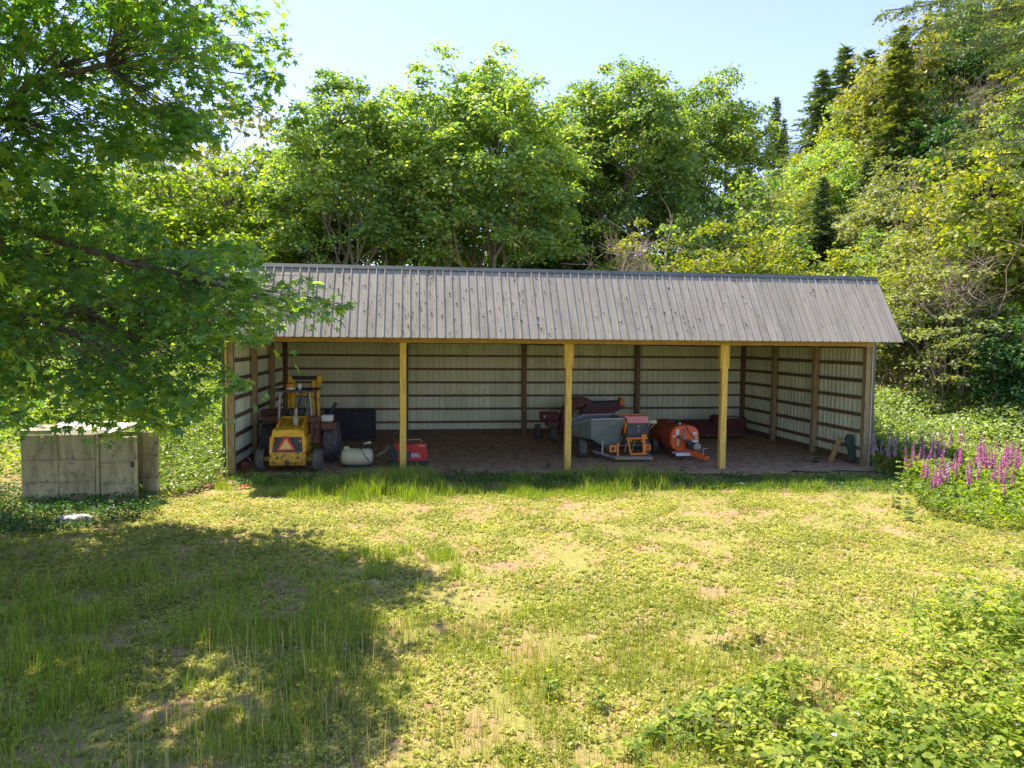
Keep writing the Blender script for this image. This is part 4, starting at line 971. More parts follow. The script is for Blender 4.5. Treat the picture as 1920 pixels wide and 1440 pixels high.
M['orange'] = surf('orange_paint', [(.72, .19, .015), (.80, .26, .02)], .45, 3, rust=(.35, .11, .03), ruststart=.68)
M['pinkred'] = surf('sunfaded_red_cover', [(.80, .26, .20), (.85, .36, .29)], .5, 3)
M['ggreen'] = surf('grey_green_hopper', [(.10, .135, .105), (.15, .19, .15)], .5, 2.5, rust=(.16, .12, .06), ruststart=.66)
M['cream'] = surf('cream_poly', [(.50, .46, .26), (.62, .58, .36)], .5, 2, rust=(.38, .34, .18), ruststart=.6)
M['white'] = surf('offwhite_paint', [(.60, .58, .52), (.72, .70, .64)], .5, 5)
M['tan'] = surf('tan_engine_cover', [(.36, .30, .18), (.48, .42, .28)], .5, 6)
M['plank'] = surf('weathered_plank', [(.24, .22, .13), (.36, .33, .22)], .8, 6, stretch=(1, 6, 6))
M['smv_o'] = surf('signal_orange', [(.80, .42, .12), (.85, .48, .16)], .5, 3)
M['smv_r'] = surf('signal_red', [(.62, .03, .015), (.66, .05, .02)], .4, 3)
M['amber'] = surf('amber_lens', [(.55, .20, .02), (.65, .28, .03)], .2, 3)
RX = Matrix.Rotation(PI / 2, 4, 'Y')
def wheel(parent, c, r, w, lugs=0, rimc='darkgrey', ribs=0):
    R_ = Matrix.Translation(Vector(c)) @ RX
    ri = r * .52; rim = MB().lathe([(ri, -w * .32), (ri * .95, -w * .30), (ri * .6, -w * .12), (.05, -w * .12), (.05, w * .12), (ri * .6, w * .12), (ri * .95, w * .30), (ri, w * .32)], 18, R_)
    wo_ = rim.obj('wheel', M[rimc], parent)
    t = MB(); e = w / 2
    t.lathe([(ri, -e * .66), (r * .80, -e), (r * .93, -e * .93), (r * .985, -e * .75)] + sum([[(r * (.985 if k % 2 else 1.0), -e * .75 + 1.5 * e * k / max(ribs, 1)), (r * (.985 if k % 2 else 1.0), -e * .75 + 1.5 * e * (k + .9) / max(ribs, 1))] for k in range(ribs)], []) + [(r * .985, e * .75), (r * .93, e * .93), (r * .80, e), (ri, e * .66)], 28, R_)
    if lugs:
        for k in range(lugs):
            for s in (-1, 1):
                a = 2 * PI * (k + (.5 if s > 0 else 0)) / lugs; q = Matrix.Rotation(a, 4, 'Z')
                bx = MB().box((0, 0, 0), (r * .07, r * .13, w * .5), None, .006); tm = R_ @ q @ Matrix.Translation((r * 1.0, 0, s * w * .22)) @ Matrix.Rotation(s * .75, 4, 'X'); t.add([tuple(tm @ Vector(p)) for p in bx.v], bx.f)
    t.obj('tyre', M['tyre'], wo_, smooth=False); return wo_

# yellow rough-terrain forklift seen from behind
fk = empty('forklift', (1.56, .20, .02), 'yellow forklift with an orange warning triangle on its rear, at the left of the barn', 'forklift', rz=-.02)
wheel(fk, (-.80, .40, .33), .33, .24, ribs=7); wheel(fk, (.80, .30, .33), .33, .24, ribs=7)
wheel(fk, (-.95, 2.35, .60), .60, .46, lugs=13, rimc='yeld'); wheel(fk, (.95, 2.2, .60), .60, .46, lugs=13, rimc='yeld')
b_ = MB(); b_.prism([(.05, .22), (0, .34), (.02, .60), (.14, .60), (.14, .22)], 0, -.50, .50); b_.prism([(.14, .22), (.14, 1.0), (1.2, 1.0), (1.2, .22)], 0, -.48, .48)
b_.obj('counterweight', M['yeld'], fk)
b_ = MB()
for s in (-1, 1): b_.add([(s * .50, .02, .60), (s * .42, .02, .60), (s * .385, .12, 1.02), (s * .46, .12, 1.02)], [(0, 1, 2, 3)]); b_.prism([(.0201, .60), (.12, 1.02), (.4, 1.02), (.4, .60)], 0, s * .50, s * .43)
b_.add([(-.46, .12, 1.02), (.46, .12, 1.02), (.43, .17, 1.22), (-.43, .17, 1.22), (-.44, .4, 1.02), (.44, .4, 1.02), (.40, .40, 1.27), (-.40, .40, 1.27)], [(0, 1, 2, 3), (3, 2, 6, 7), (1, 5, 6, 2), (0, 3, 7, 4)])
b_.obj('rear_frame', M['yel'], fk)
b_ = MB(); b_.add([(-.43, .045, .60), (.43, .045, .60), (.39, .135, 1.01), (-.39, .135, 1.01)], [(0, 1, 2, 3)])
for k in range(6): b_.box((0, .045 + .09 * (k + .5) / 6, .63 + .06 * k), (.78, .015, .014))
b_.obj('radiator_grille', M['darkgrey'], fk)
b_ = MB(); b_.add([(-.38, .40, 1.27), (.38, .40, 1.27), (.34, 1.1, 1.46), (-.34, 1.1, 1.46), (-.44, .4, .9), (.44, .4, .9), (.42, 1.3, .9), (-.42, 1.3, .9), (.34, 1.3, 1.46), (-.34, 1.3, 1.46)], [(0, 1, 2, 3), (1, 5, 6, 8, 2), (0, 3, 9, 7, 4), (3, 2, 8, 9)])
b_.obj('hood', M['yeld'], fk)
for s in (-1, 1): b_ = MB(); b_.beam((s * .36, .40, 1.30), (s * .34, 1.1, 1.52), .035, .06); b_.beam((s * .34, 1.1, 1.52), (s * .36, 1.25, 1.35), .035, .06); b_.obj('hood_rail', M['yel'], fk)
b_ = MB(); b_.box((0, 1.1, 1.50), (.62, .04, .05)); b_.obj('hood_lip', M['yel'], fk)
b_ = MB(); b_.tube([(.14, .55, 1.3), (.14, .56, 1.64)], .075, 10); b_.tube([(.14, .56, 1.64), (.15, .58, 1.95)], .045, 8); b_.obj('exhaust_pipe', M['tan'], fk, smooth=True)
# warning triangle
t = MB(); tp = lambda s: [(-.235 * s, 0, -.165 * s), (.235 * s, 0, -.165 * s), (0, 0, .25 * s)]
sg_ = MB(); sg_.prism([(-.27, -.17), (.27, -.17), (.245, -.115), (.045, .235), (-.045, .235), (-.245, -.115)], 1, 0, .012); so_ = sg_.obj('warning_triangle', M['smv_r'], fk); so_.location = (-.04, .03, .815); so_.rotation_euler = (-.2, -.02, 0)
sg_ = MB(); sg_.prism([(-.185, -.125), (.185, -.125), (0, .165)], 1, -.008, -.001); sg_.obj('orange_centre', M['smv_o'], so_)
# fenders, side boxes, tank
b_ = MB(); b_.box((.93, 1.95, 1.25), (.46, .9, .05), (0.0, 0, 0), .015); b_.box((.93, 1.55, 1.16), (.46, .05, .2)); b_.obj('fender', M['rust'], fk)
b_ = MB(); b_.box((-.93, 1.95, 1.25), (.46, .9, .05), None, .015); b_.obj('fender', M['darkgrey'], fk)
b_ = MB(); b_.box((.88, 1.7, 1.40), (.36, .34, .22), None, .04); b_.box((.88, 1.52, 1.38), (.30, .01, .02)); b_.obj('white_box', M['white'], fk)
b_ = MB(); b_.box((.55, 1.45, .98), (.26, .6, .62), None, .03); b_.box((.55, 1.2, 1.40), (.38, .1, .2), None, .02); b_.obj('side_tank', M['rust'], fk)
b_ = MB(); b_.box((0, .95, .34), (1.30, .14, .12), None, .01); b_.box((.58, .42, .36), (.30, .14, .12)); b_.box((-.58, .45, .36), (.30, .14, .12)); b_.obj('axle', M['yeld'], fk)
b_ = MB(); b_.box((0, 1.75, .8), (.9, 1.6, .5), None, .04); b_.obj('chassis', M['black'], fk)
b_ = MB(); b_.box((0, 1.65, 1.42), (.5, .45, .12), None, .05); b_.box((0, 1.42, 1.62), (.48, .12, .4), None, .05); b_.obj('seat', M['black'], fk)
b_ = MB(); b_.tube([(0, 2.25, 1.2), (0, 2.0, 1.65)], .02, 6)
for k in range(14): a0, a1 = 2 * PI * k / 14, 2 * PI * (k + 1) / 14; b_.tube([(.19 * math.cos(a0), 2.0 + .08 * math.sin(a0), 1.65 + .17 * math.sin(a0)), (.19 * math.cos(a1), 2.0 + .08 * math.sin(a1), 1.65 + .17 * math.sin(a1))], .012, 5)
b_.obj('steering_wheel', M['black'], fk)
for sx, yy in ((-1, 1.3), (1, 1.3), (-1, 2.2), (1, 2.2)): b_ = MB(); b_.beam((sx * .49, yy, 1.25), (sx * .43, yy, 2.50), .055, .055); b_.obj('cab_post', M['darkgrey'] if yy > 2 else M['steel'], fk)
b_ = MB(); b_.box((0, 1.75, 2.53), (1.28, 1.25, .035), None, .012); b_.box((0, 1.13, 2.51), (1.28, .04, .07))
for k in range(5): b_.box((-.5 + k * .25, 1.75, 2.56), (.05, 1.15, .03))
b_.obj('cab_roof', M['darkgrey'], fk)
for sx in (-.33, .33):
    b_ = MB(); b_.box((sx, 2.75, 1.55), (.13, .14, 2.6), None, .01); b_.box((sx * 1.38, 2.78, 1.5), (.09, .12, 2.4), None, .01); b_.obj('mast_rail', M['yel'], fk)
b_ = MB(); b_.box((0, 2.75, 2.42), (.85, .12, .10), None, .01); b_.box((0, 2.72, 2.22), (.78, .06, .08)); b_.obj('mast_crossbar', M['yel'], fk)
b_ = MB(); b_.tube([(-.05, 2.72, .6), (-.05, 2.72, 2.4)], .05, 8); b_.tube([(.13, 2.7, .6), (.13, 2.7, 2.3)], .03, 6); b_.obj('lift_cylinder', M['steel'], fk, smooth=True)
b_ = MB(); b_.box((-.40, 2.7, 2.83), (.15, .2, .34), None, .03); b_.box((.50, 2.7, 2.86), (.17, .2, .34), None, .03); b_.obj('mast_head', M['yel'], fk)
b_ = MB(); b_.box((.05, 2.7, 2.93), (.84, .16, .16), None, .01); b_.obj('mast_top_bar', M['black'], fk)
b_ = MB(); b_.lathe([(.14, 2.56), (.14, 2.64), (.12, 2.645)], 14, Matrix.Translation((-.14, 1.35, 0))); b_.obj('beacon_base', M['white'], fk)
b_ = MB(); b_.lathe([(.135, 2.645), (.15, 2.72), (.13, 2.79), (.05, 2.81)], 14, Matrix.Translation((-.14, 1.35, 0))); b_.obj('beacon', M['amber'], fk, smooth=True)
b_ = MB(); b_.lathe([(.05, 2.56), (.055, 2.78), (.03, 2.80)], 10, Matrix.Translation((.12, 1.35, 0))); b_.obj('work_light', M['white'], fk)
for ch in list(fk.children):
    if ch.name.startswith(('wheel', 'warning')): continue
    for vv in ch.data.vertices:
        if vv.co.z > 1.45: vv.co.z = 1.45 + (vv.co.z - 1.45) * .76
# dark implement frame behind left wheel
b_ = MB(); b_.box((-.95, 2.7, 1.45), (.7, .3, .25), None, .02); b_.beam((-1.2, 2.7, 1.3), (-.5, 2.7, 1.85), .06, .06); b_.box((-.8, 1.9, 1.35), (.5, .5, .2), None, .02); b_.obj('side_frame', M['rust'], fk)

for q, (p0, p1, p2) in enumerate([((.45, .9, .6), (.62, .9, 1.0), (.55, 1.4, 1.25)), ((.3, 1.2, 1.3), (.55, 1.3, 1.5), (.6, 1.7, 1.2)), ((-.3, 2.6, .8), (-.2, 2.5, 1.5), (-.1, 2.65, 1.9)), ((.2, 2.6, .8), (.24, 2.5, 1.4), (.2, 2.65, 1.9)), ((.5, .6, .5), (.7, .7, .62), (.78, 1.5, .5))]):
    b_ = MB(); b_.tube([p0, p1, p2], .018, 6); b_.obj('hydraulic_hose', M['black'], fk, smooth=True)
for q in range(4): b_ = MB(); b_.beam((.52 + .04 * q, 1.25, 1.28), (.50 + .05 * q, 1.2, 1.5), .014, .014); b_.box((.50 + .05 * q, 1.2, 1.51), (.03, .03, .03), None, .01); b_.obj('control_lever', M['black'], fk)
for sx in (-1, 1): b_ = MB(); b_.tube([(sx * .36, -.01, .92), (sx * .36, .03, .92)], .035, 10); b_.obj('tail_light', M['amber'] if sx > 0 else M['smv_r'], fk)
for sx in (-.28, .28): b_ = MB(); b_.tube([(sx, -.012, .45), (sx, .01, .45)], .03, 10); b_.obj('bolt_hole', M['black'], fk)
b_ = MB(); b_.tube([(0, -.06, .30), (0, .03, .30)], .03, 8); b_.box((0, -.03, .30), (.12, .03, .12), None, .01); b_.obj('tow_pin', M['darkgrey'], fk)

# black bucket attachment at the back
bk = empty('loader_bucket', (2.35, 6.9, .03), 'wide black steel bucket standing at the back wall right of the yellow forklift', 'bucket', rz=.0)
b_ = MB(); b_.prism([(0, .0), (.55, .0), (.75, .5), (.62, 1.12), (.55, 1.14), (.60, .5), (.42, .08), (0, .06)], 0, -.55, 1.30); b_.obj('bucket_shell', M['black'], bk)
for k in range(7): b_ = MB(); b_.box((.37, -.02, .18 + .14 * k), (1.84, .035, .05), None, .008); b_.obj('slat', M['black'], bk)
b_ = MB(); b_.box((.37, .02, .58), (1.84, .02, 1.1)); b_.obj('back_plate', M['black'], bk)
for xx in (-.55, 1.28): b_ = MB(); b_.box((xx, .3, .56), (.03, .62, 1.12), None, .006); b_.obj('side_plate', M['black'], bk)
b_ = MB(); b_.beam((-.35, -.35, .2), (-.30, -.15, 1.2), .10, .12); b_.beam((-.30, -.15, 1.15), (-.12, -.1, 1.42), .14, .10); b_.tube([(-.45, -.3, .5), (-.1, -.3, .55)], .05, 8); b_.box((-.3, -.25, .45), (.3, .3, .3), None, .03); b_.obj('coupling_arm', M['darkgrey'], bk)
b_ = MB(); b_.tube([(-.02, -.38, .50), (-.02, -.38, .62)], .035, 8); b_.obj('hydraulic_fitting', M['steel'], bk)

# cream sprayer tank
tk = empty('sprayer_tank', (3.42, 1.15, .02), 'cream plastic sprayer tank lying at the barn edge with a small pump on top', 'tank', rz=-.03)
b_ = MB(); n_ = 22; prof = []
for i in range(n_ + 1):
    t_ = i / n_; xx = -.49 + .98 * t_; e_ = min(1, (1 - abs(2 * t_ - 1) ** 6)) ** .35; rib = .985 if 3 < i < n_ - 3 and i % 4 == 0 else 1.0; prof.append((max(.02, .27 * e_ * rib), xx))
R_ = Matrix.Translation((0, 0, .30)) @ Matrix.Diagonal((1, 1.0, .98, 1)) @ RX; b_.lathe(prof, 26, R_); b_.obj('tank_shell', M['cream'], tk, smooth=True)
b_ = MB(); b_.lathe([(.10, .54), (.10, .60), (.06, .62)], 16, Matrix.Translation((-.30, 0, 0))); b_.obj('filler_neck', M['cream'], tk)
b_ = MB(); b_.box((-.08, 0, .585), (.34, .12, .035), (0, .05, 0), .01); b_.obj('tank_lid', M['black'], tk)
b_ = MB(); b_.box((.20, -.02, .62), (.16, .12, .12), None, .02); b_.tube([(.05, -.06, .60), (.12, -.1, .56), (.22, -.12, .60), (.3, -.08, .57)], .015, 6); b_.tube([(.1, .02, .66), (.2, -.1, .66), (.34, -.05, .6), (.46, 0, .58)], .012, 6); b_.obj('pump', M['black'], tk)
b_ = MB(); b_.tube([(.20, 0, .68), (.38, -.02, .74)], .03, 8); b_.box((.36, -.02, .72), (.12, .07, .07), None, .02); b_.obj('pump_motor', M['cream'], tk)
b_ = MB(); b_.tube([(.12, -.12, .56), (.22, -.25, .42), (.36, -.29, .25), (.42, -.28, .12)], .012, 6); b_.obj('hose', M['black'], tk)
b_ = MB(); b_.box((0, 0, .03), (.8, .35, .04)); b_.obj('tank_frame', M['black'], tk)
hs_ = MB(); hs_.tube([(4.02, 1.3, .35), (4.2, 1.35, .42), (4.4, 1.4, .62), (4.52, 1.45, .64)], .03, 8); hs_.beam((3.95, 1.5, .25), (4.6, 1.6, .62), .08, .04); o = hs_.obj('hose', M['plank'], None); o['label'] = 'worn hose and strip running between the cream tank and the red engine box'; o['category'] = 'hose'

# red welder generator
wd_ = empty('welder_generator', (4.93, 1.25, .02), 'red engine-driven welder box with a white maker badge, behind the first open post', 'generator', rz=.02)
b_ = MB(); b_.prism([(-.56, .18), (.60, .18), (.55, .66), (.48, .70), (-.48, .68), (-.54, .62)], 1, -.28, .30); b_.obj('red_cover', M['red'], wd_)
b_ = MB(); b_.box((.02, .0, .10), (1.20, .58, .16), None, .02); b_.obj('base_tray', M['black'], wd_)
b_ = MB(); b_.prism([(-.58, .18), (-.36, .18), (-.33, .45), (-.38, .62), (-.46, .70), (-.56, .66)], 1, -.30, .31); b_.obj('end_panel', M['black'], wd_)
b_ = MB(); b_.box((-.12, -.29, .36), (.42, .03, .24), None, .01); b_.obj('side_louvre', M['darkgrey'], wd_)
b_ = MB(); b_.box((.40, -.284, .63), (.20, .006, .014)); b_.obj('white_strip', M['white'], wd_)
b_ = MB(); b_.tube([(.0, .1, .70), (0, .1, .77), (.38, .1, .77), (.42, .1, .70)], .016, 6); b_.obj('lifting_bar', M['tan'], wd_)
b_ = MB(); b_.tube([(-.05, .05, .7), (-.05, .05, .78)], .04, 8); b_.box((.1, .0, .73), (.12, .1, .05)); b_.obj('exhaust_cap', M['darkgrey'], wd_)
def text(body, size, loc, mat, parent, name, rot=(PI / 2, 0, 0), sx=1.0):
    c = bpy.data.curves.new(name, 'FONT'); c.body = body; c.size = size; c.extrude = .001; c.align_x = 'CENTER'; c.align_y = 'CENTER'; c.materials.append(mat); c.offset = size * .02
    tmp = bpy.data.objects.new('tmp', c); me = bpy.data.meshes.new_from_object(tmp); bpy.data.objects.remove(tmp); me.name = name; t = link(name, me, parent); t.location = loc; t.rotation_euler = rot; t.scale = (sx, 1, 1); return t
b_ = MB()
for q in range(2):
    cx, cz_ = (.17, .375) if q == 0 else (.23, .315); w2, h2 = .14, .034
    b_.box((cx, -.283, cz_ + h2), (2 * w2, .005, .006)); b_.box((cx, -.283, cz_ - h2), (2 * w2, .005, .006)); b_.box((cx - w2, -.283, cz_), (.006, .005, 2 * h2)); b_.box((cx + w2, -.283, cz_), (.006, .005, 2 * h2))
b_.obj('badge_border', M['white'], wd_)
text('LINCOLN', .062, (.17, -.284, .375), M['white'], wd_, 'lettering', sx=1.05); text('ELECTRIC', .058, (.23, -.284, .315), M['white'], wd_, 'lettering', sx=1.0)

# grey-green hopper spreader
hp = empty('hopper_spreader', (11.55, 1.95, .02), 'grey-green hopper spreader on wheels with a bright orange front frame, right of the middle post', 'spreader', rz=-.06)
rim_ = [(-1.35, .55, 1.12), (-.85, -.38, 1.32), (.28, -.38, 1.34), (.32, 1.1, 1.34), (-.9, 1.3, 1.32)]
m1 = [(-1.25, .5, .72), (-.80, -.34, .72)]
b_ = MB()
v_ = [(-1.45, .35, 1.05), (-.82, -.40, 1.33), (.22, -.40, 1.36), (.22, 1.0, 1.36), (-.82, 1.0, 1.33), (-1.45, .9, 1.05),
      (-1.42, .38, .70), (-.80, -.38, .70), (-.22, -.20, .32), (.12, -.20, .30), (.12, .6, .30), (-.25, .6, .32), (-.8, .98, .70), (-1.42, .88, .70)]
b_.add(v_, [(0, 1, 7, 6), (1, 2, 7), (7, 2, 9, 8), (2, 3, 10, 9), (3, 4, 12, 10), (12, 11, 10), (4, 5, 13, 12), (0, 6, 13, 5), (6, 7, 8, 11, 12, 13), (8, 9, 10, 11)])
b_.obj('hopper', M['ggreen'], hp)
b_ = MB(); rr_ = [v_[i] for i in (0, 1, 2, 3, 4, 5)]
for i in range(6): b_.beam(rr_[i], rr_[(i + 1) % 6], .035, .035)
b_.obj('hopper_rim', M['steel'], hp)
b_ = MB(); b_.add([(.215, -.41, 1.36), (.30, -.43, 1.35), (-.02, -.23, .30), (-.12, -.21, .30)], [(0, 1, 2, 3), (3, 2, 1, 0)]); b_.beam((.26, -.42, 1.35), (-.03, -.23, .32), .05, .05); b_.obj('corner_rib', M['ggreen'], hp)
wheel(hp, (-.98, .3, .34), .34, .27, lugs=0, ribs=5, rimc='steel'); wheel(hp, (1.15, .25, .30), .30, .20, ribs=5)
b_ = MB(); b_.tube([(-.98, .3, .34), (1.15, .25, .32)], .045, 8); b_.obj('axle', M['black'], hp)
b_ = MB(); b_.box((.64, -.12, 1.40), (.74, .5, .05), (0, -.02, 0), .015); b_.prism([(-.37, 1.42), (-.37, 1.38), (-.50, 1.22), (-.52, 1.24)], 0, .34, 1.02); b_.obj('top_cover', M['pinkred'], hp)
b_ = MB(); b_.box((.66, .12, 1.435), (.80, .10, .03)); b_.prism([(-.15, 1.44), (-.52, 1.20), (-.40, .88), (-.25, .92), (-.30, 1.15), (-.05, 1.36)], 0, .26, .31); b_.obj('head_bracket', M['orange'], hp)
b_ = MB(); b_.box((.68, -.48, 1.05), (.70, .03, .40), (0, -.03, 0), .01); b_.prism([(-.47, .86), (-.44, .74), (-.42, .74), (-.45, .86)], 0, .33, .98); b_.obj('guard_plate', M['darkgrey'], hp)
for cx, cz_ in ((.70, 1.12), (.70, .98)): b_ = MB(); b_.tube([(cx, -.50, cz_), (cx, -.51, cz_)], .018, 8); b_.obj('bolt', M['white'], hp)
b_ = MB(); b_.tube([(1.05, -.2, 1.22), (1.36, -.2, 1.23)], .07, 12); b_.obj('drive_motor', M['cream'], hp, smooth=True)
b_ = MB(); b_.tube([(1.3, -.2, 1.16), (1.18, -.15, 1.0), (1.08, -.1, .85)], .012, 5); b_.tube([(.85, -.5, .75), (.95, -.55, .6), (.88, -.5, .5)], .01, 5); b_.obj('hose', M['tan'], hp)
b_ = MB()
b_.beam((.30, -.50, .72), (1.0, -.50, .74), .05, .05); b_.beam((.36, -.50, .72), (.46, -.50, .24), .05, .05); b_.beam((.44, -.50, .22), (.98, -.50, .24), .06, .06); b_.beam((.88, -.50, .72), (.90, -.50, .24), .09, .04)
b_.beam((.36, -.50, .72), (.50, -.50, .62), .05, .04); b_.beam((.8, -.50, .62), (.88, -.50, .72), .05, .04); b_.box((.88, -.50, .80), (.16, .08, .12))
b_.obj('front_frame', M['orange'], hp)
for cx, cz_, s in ((-.12, .40, 1), (1.02, .44, .8)):
    b_ = MB(); w_ = .11 * s
    for k in range(16):
        a0 = 2 * PI * k / 16; a1 = 2 * PI * (k + 1) / 16
        def sq(a): c_, s_ = math.cos(a), math.sin(a); m_ = max(abs(c_), abs(s_)); return (c_ / m_ * w_, s_ / m_ * w_)
        o0, o1 = sq(a0), sq(a1); r_ = w_ * .55
        for yy in (-.52, -.47): b_.add([(cx + o0[0], yy, cz_ + o0[1]), (cx + o1[0], yy, cz_ + o1[1]), (cx + r_ * math.cos(a1), yy, cz_ + r_ * math.sin(a1)), (cx + r_ * math.cos(a0), yy, cz_ + r_ * math.sin(a0))], [(0, 1, 2, 3)])
        b_.add([(cx + o0[0], -.52, cz_ + o0[1]), (cx + o1[0], -.52, cz_ + o1[1]), (cx + o1[0], -.47, cz_ + o1[1]), (cx + o0[0], -.47, cz_ + o0[1])], [(0, 1, 2, 3)])
        b_.add([(cx + r_ * math.cos(a0), -.52, cz_ + r_ * math.sin(a0)), (cx + r_ * math.cos(a1), -.52, cz_ + r_ * math.sin(a1)), (cx + r_ * math.cos(a1), -.47, cz_ + r_ * math.sin(a1)), (cx + r_ * math.cos(a0), -.47, cz_ + r_ * math.sin(a0))], [(0, 1, 2, 3)])
    b_.obj('bearing_plate', M['orange'], hp)
b_ = MB(); b_.beam((.04, -.5, .58), (.04, -.5, .08), .06, .05); b_.obj('upright', M['orange'], hp)
for q in range(3): b_ = MB(); b_.beam((.12 + .24 * q, -.05, .22), (.30 + .24 * q, .05, .76), .035, .035); b_.obj('brace', M['plank'], hp)
b_ = MB(); b_.tube([(.05, -.45, .48), (.9, -.45, .50)], .008, 5); b_.beam((-.42, -.3, .68), (-.42, -.3, .2), .05, .05); b_.beam((-.62, .2, .22), (.0, -.65, .12), .06, .08); b_.beam((1.1, .2, .22), (1.1, -.6, .12), .06, .08); b_.obj('trailer_frame', M['steel'], hp)
b_ = MB(); b_.box((.52, -.68, .12), (1.22, .08, .09), None, .008); b_.box((.52, -.50, .155), (1.16, .25, .025)); b_.obj('deck_plank', M['plank'], hp)

# orange-red tank sprayer
ts = empty('tank_sprayer', (13.92, 1.75, .02), 'orange-red tank sprayer trailer with a small engine on its front, right of the grey-green hopper', 'sprayer', rz=.03)
b_ = MB(); seg = 40; ring = lambda yy, k: [(.50 * k * math.copysign(abs(math.cos(a)) ** .72, math.cos(a)), yy, .66 + .44 * k * math.copysign(abs(math.sin(a)) ** .72, math.sin(a))) for a in np.linspace(0, 2 * PI, seg + 1)[:-1]]
rings = [ring(.05, .97), ring(.09, 1.0), ring(2.0, 1.0), ring(2.05, .95)]
vs_ = sum(rings, []); b_.add(vs_, [(i * seg + j, i * seg + (j + 1) % seg, (i + 1) * seg + (j + 1) % seg, (i + 1) * seg + j) for i in range(3) for j in range(seg)] + [tuple(3 * seg + j for j in range(seg))])
b_.obj('tank_barrel', surf('faded_tank_red', [(.30, .05, .02), (.44, .085, .035)], .5, 3, rust=(.16, .06, .03), ruststart=.62), ts, smooth=True)
b_ = MB(); b_.add(ring(.0, .94) + ring(.045, 1.0), [tuple(range(seg))] + [(j, (j + 1) % seg, seg + (j + 1) % seg, seg + j) for j in range(seg)]); b_.obj('tank_end', M['ored'], ts)
for nm, c_, d_, mt in (('sticker', (-.27, -.006, .86), (.11, .008, .22), 'white'), ('sticker', (-.38, -.006, .74), (.12, .008, .05), 'white'), ('sticker', (.33, -.006, .82), (.13, .008, .11), 'white'), ('sticker', (.38, -.006, .66), (.09, .008, .13), 'smv_o'), ('chemical_jar', (-.27, -.05, .54), (.09, .09, .24), 'cream')):
    b_ = MB().box(c_, d_, None, .003 if nm == 'sticker' else .03); b_.obj(nm, M[mt], ts)
b_ = MB(); b_.box((-.05, -.012, .78), (.06, .02, .46)); b_.obj('sight_strip', M['dred'], ts)
for k in range(7): b_ = MB(); b_.box((-.05, -.026, .98 - .065 * k), (.03, .008, .03)); b_.obj('gauge_mark', M['white'], ts)
b_ = MB(); b_.tube([(.02, -.02, 1.08), (.10, -.06, .88), (.22, -.1, .74), (.30, -.12, .62)], .014, 6); b_.tube([(-.28, -.05, .70), (-.12, -.12, .62), (.05, -.15, .58)], .016, 6); b_.tube([(-.3, -.06, .76), (-.18, -.1, .72)], .03, 6); b_.obj('hose', M['black'], ts)
b_ = MB(); b_.lathe([(.10, 1.09), (.10, 1.15), (.05, 1.17)], 14, Matrix.Translation((-.15, .35, 0))); b_.obj('filler_cap', M['black'], ts)
b_ = MB(); b_.tube([(-.17, .05, 1.12), (-.17, .05, 1.18)], .03, 8); b_.obj('vent_valve', M['white'], ts)
eng = MB().box((.12, -.25, .46), (.30, .30, .22), None, .04).obj('engine', M['black'], ts)
MB().box((.20, -.26, .61), (.22, .24, .10), None, .035).obj('engine_tank', M['white'], eng)
MB().lathe([(.12, 0), (.13, .04), (.09, .09), (.03, .10)], 16, Matrix.Translation((.24, -.38, .44)) @ Matrix.Rotation(PI / 2, 4, 'X')).obj('recoil_starter', M['tan'], eng)
MB().box((.02, -.3, .56), (.13, .16, .15), None, .02).obj('air_filter', M['darkgrey'], eng)
b_ = MB(); b_.box((-.10, -.22, .22), (.74, .36, .05), None, .01); b_.box((-.10, -.39, .20), (.74, .03, .10), None, .006); b_.obj('front_platform', M['white'], ts)
b_ = MB(); b_.beam((-.35, 1.9, .20), (-.35, .0, .20), .07, .09); b_.beam((.35, 1.9, .20), (.35, .0, .20), .07, .09); b_.obj('chassis_rail', M['rust'], ts)
b_ = MB(); b_.beam((.05, -.35, .24), (.40, -.82, .12), .14, .10); b_.beam((.0, -.2, .30), (.38, -.66, .24), .06, .05); b_.box((.40, -.80, .15), (.12, .12, .12), None, .01); b_.obj('drawbar', M['ored'], ts)
b_ = MB(); b_.tube([(.34, -.66, .14), (.34, -.66, .46)], .025, 8); b_.tube([(.34, -.66, .42), (.52, -.70, .43)], .012, 6); b_.tube([(.32, -.66, .36), (.1, -.5, .38)], .015, 6); b_.obj('jack_stand', M['steel'], ts)
wheel(ts, (-.62, 1.2, .27), .27, .18, ribs=5); wheel(ts, (.62, 1.2, .27), .27, .18, ribs=5)

# dark red harvest machine with a belt conveyor
hm = empty('conveyor_machine', (11.45, 6.3, .02), 'dark red machine with a black belt conveyor on top, behind the grey-green hopper', 'farm machine', rz=-.03); hm.scale = (.88, .88, .86)
b_ = MB(); pts_ = [(-.95, .45), (-.85, 1.0), (-.75, 1.45), (-.50, 1.80), (-.15, 1.93), (.25, 1.92), (.55, 1.80), (.50, 1.60), (.1, 1.62), (-.25, 1.45), (-.38, 1.0), (-.42, .45)]
b_.prism(pts_, 1, -.15, .35); b_.obj('elevator_housing', M['dred'], hm)
b_ = MB(); b_.box((1.0, .1, 1.62), (1.55, .45, .27), (0, -.045, 0), .04); b_.obj('conveyor_belt', M['black'], hm)
b_ = MB(); b_.prism([(.1, 1.50), (2.0, 1.58), (1.85, 1.45), (1.4, 1.18), (.05, 1.12)], 1, -.18, .38); b_.obj('conveyor_trough', M['dred'], hm)
b_ = MB(); b_.tube([(.0, -.1, 1.08), (1.45, -.1, 1.12)], .06, 10); b_.obj('lower_tube', M['red'], hm)
b_ = MB(); b_.box((1.86, .1, 1.72), (.20, .5, .36), (0, .1, 0), .03); b_.obj('end_cap', M['ored'], hm)
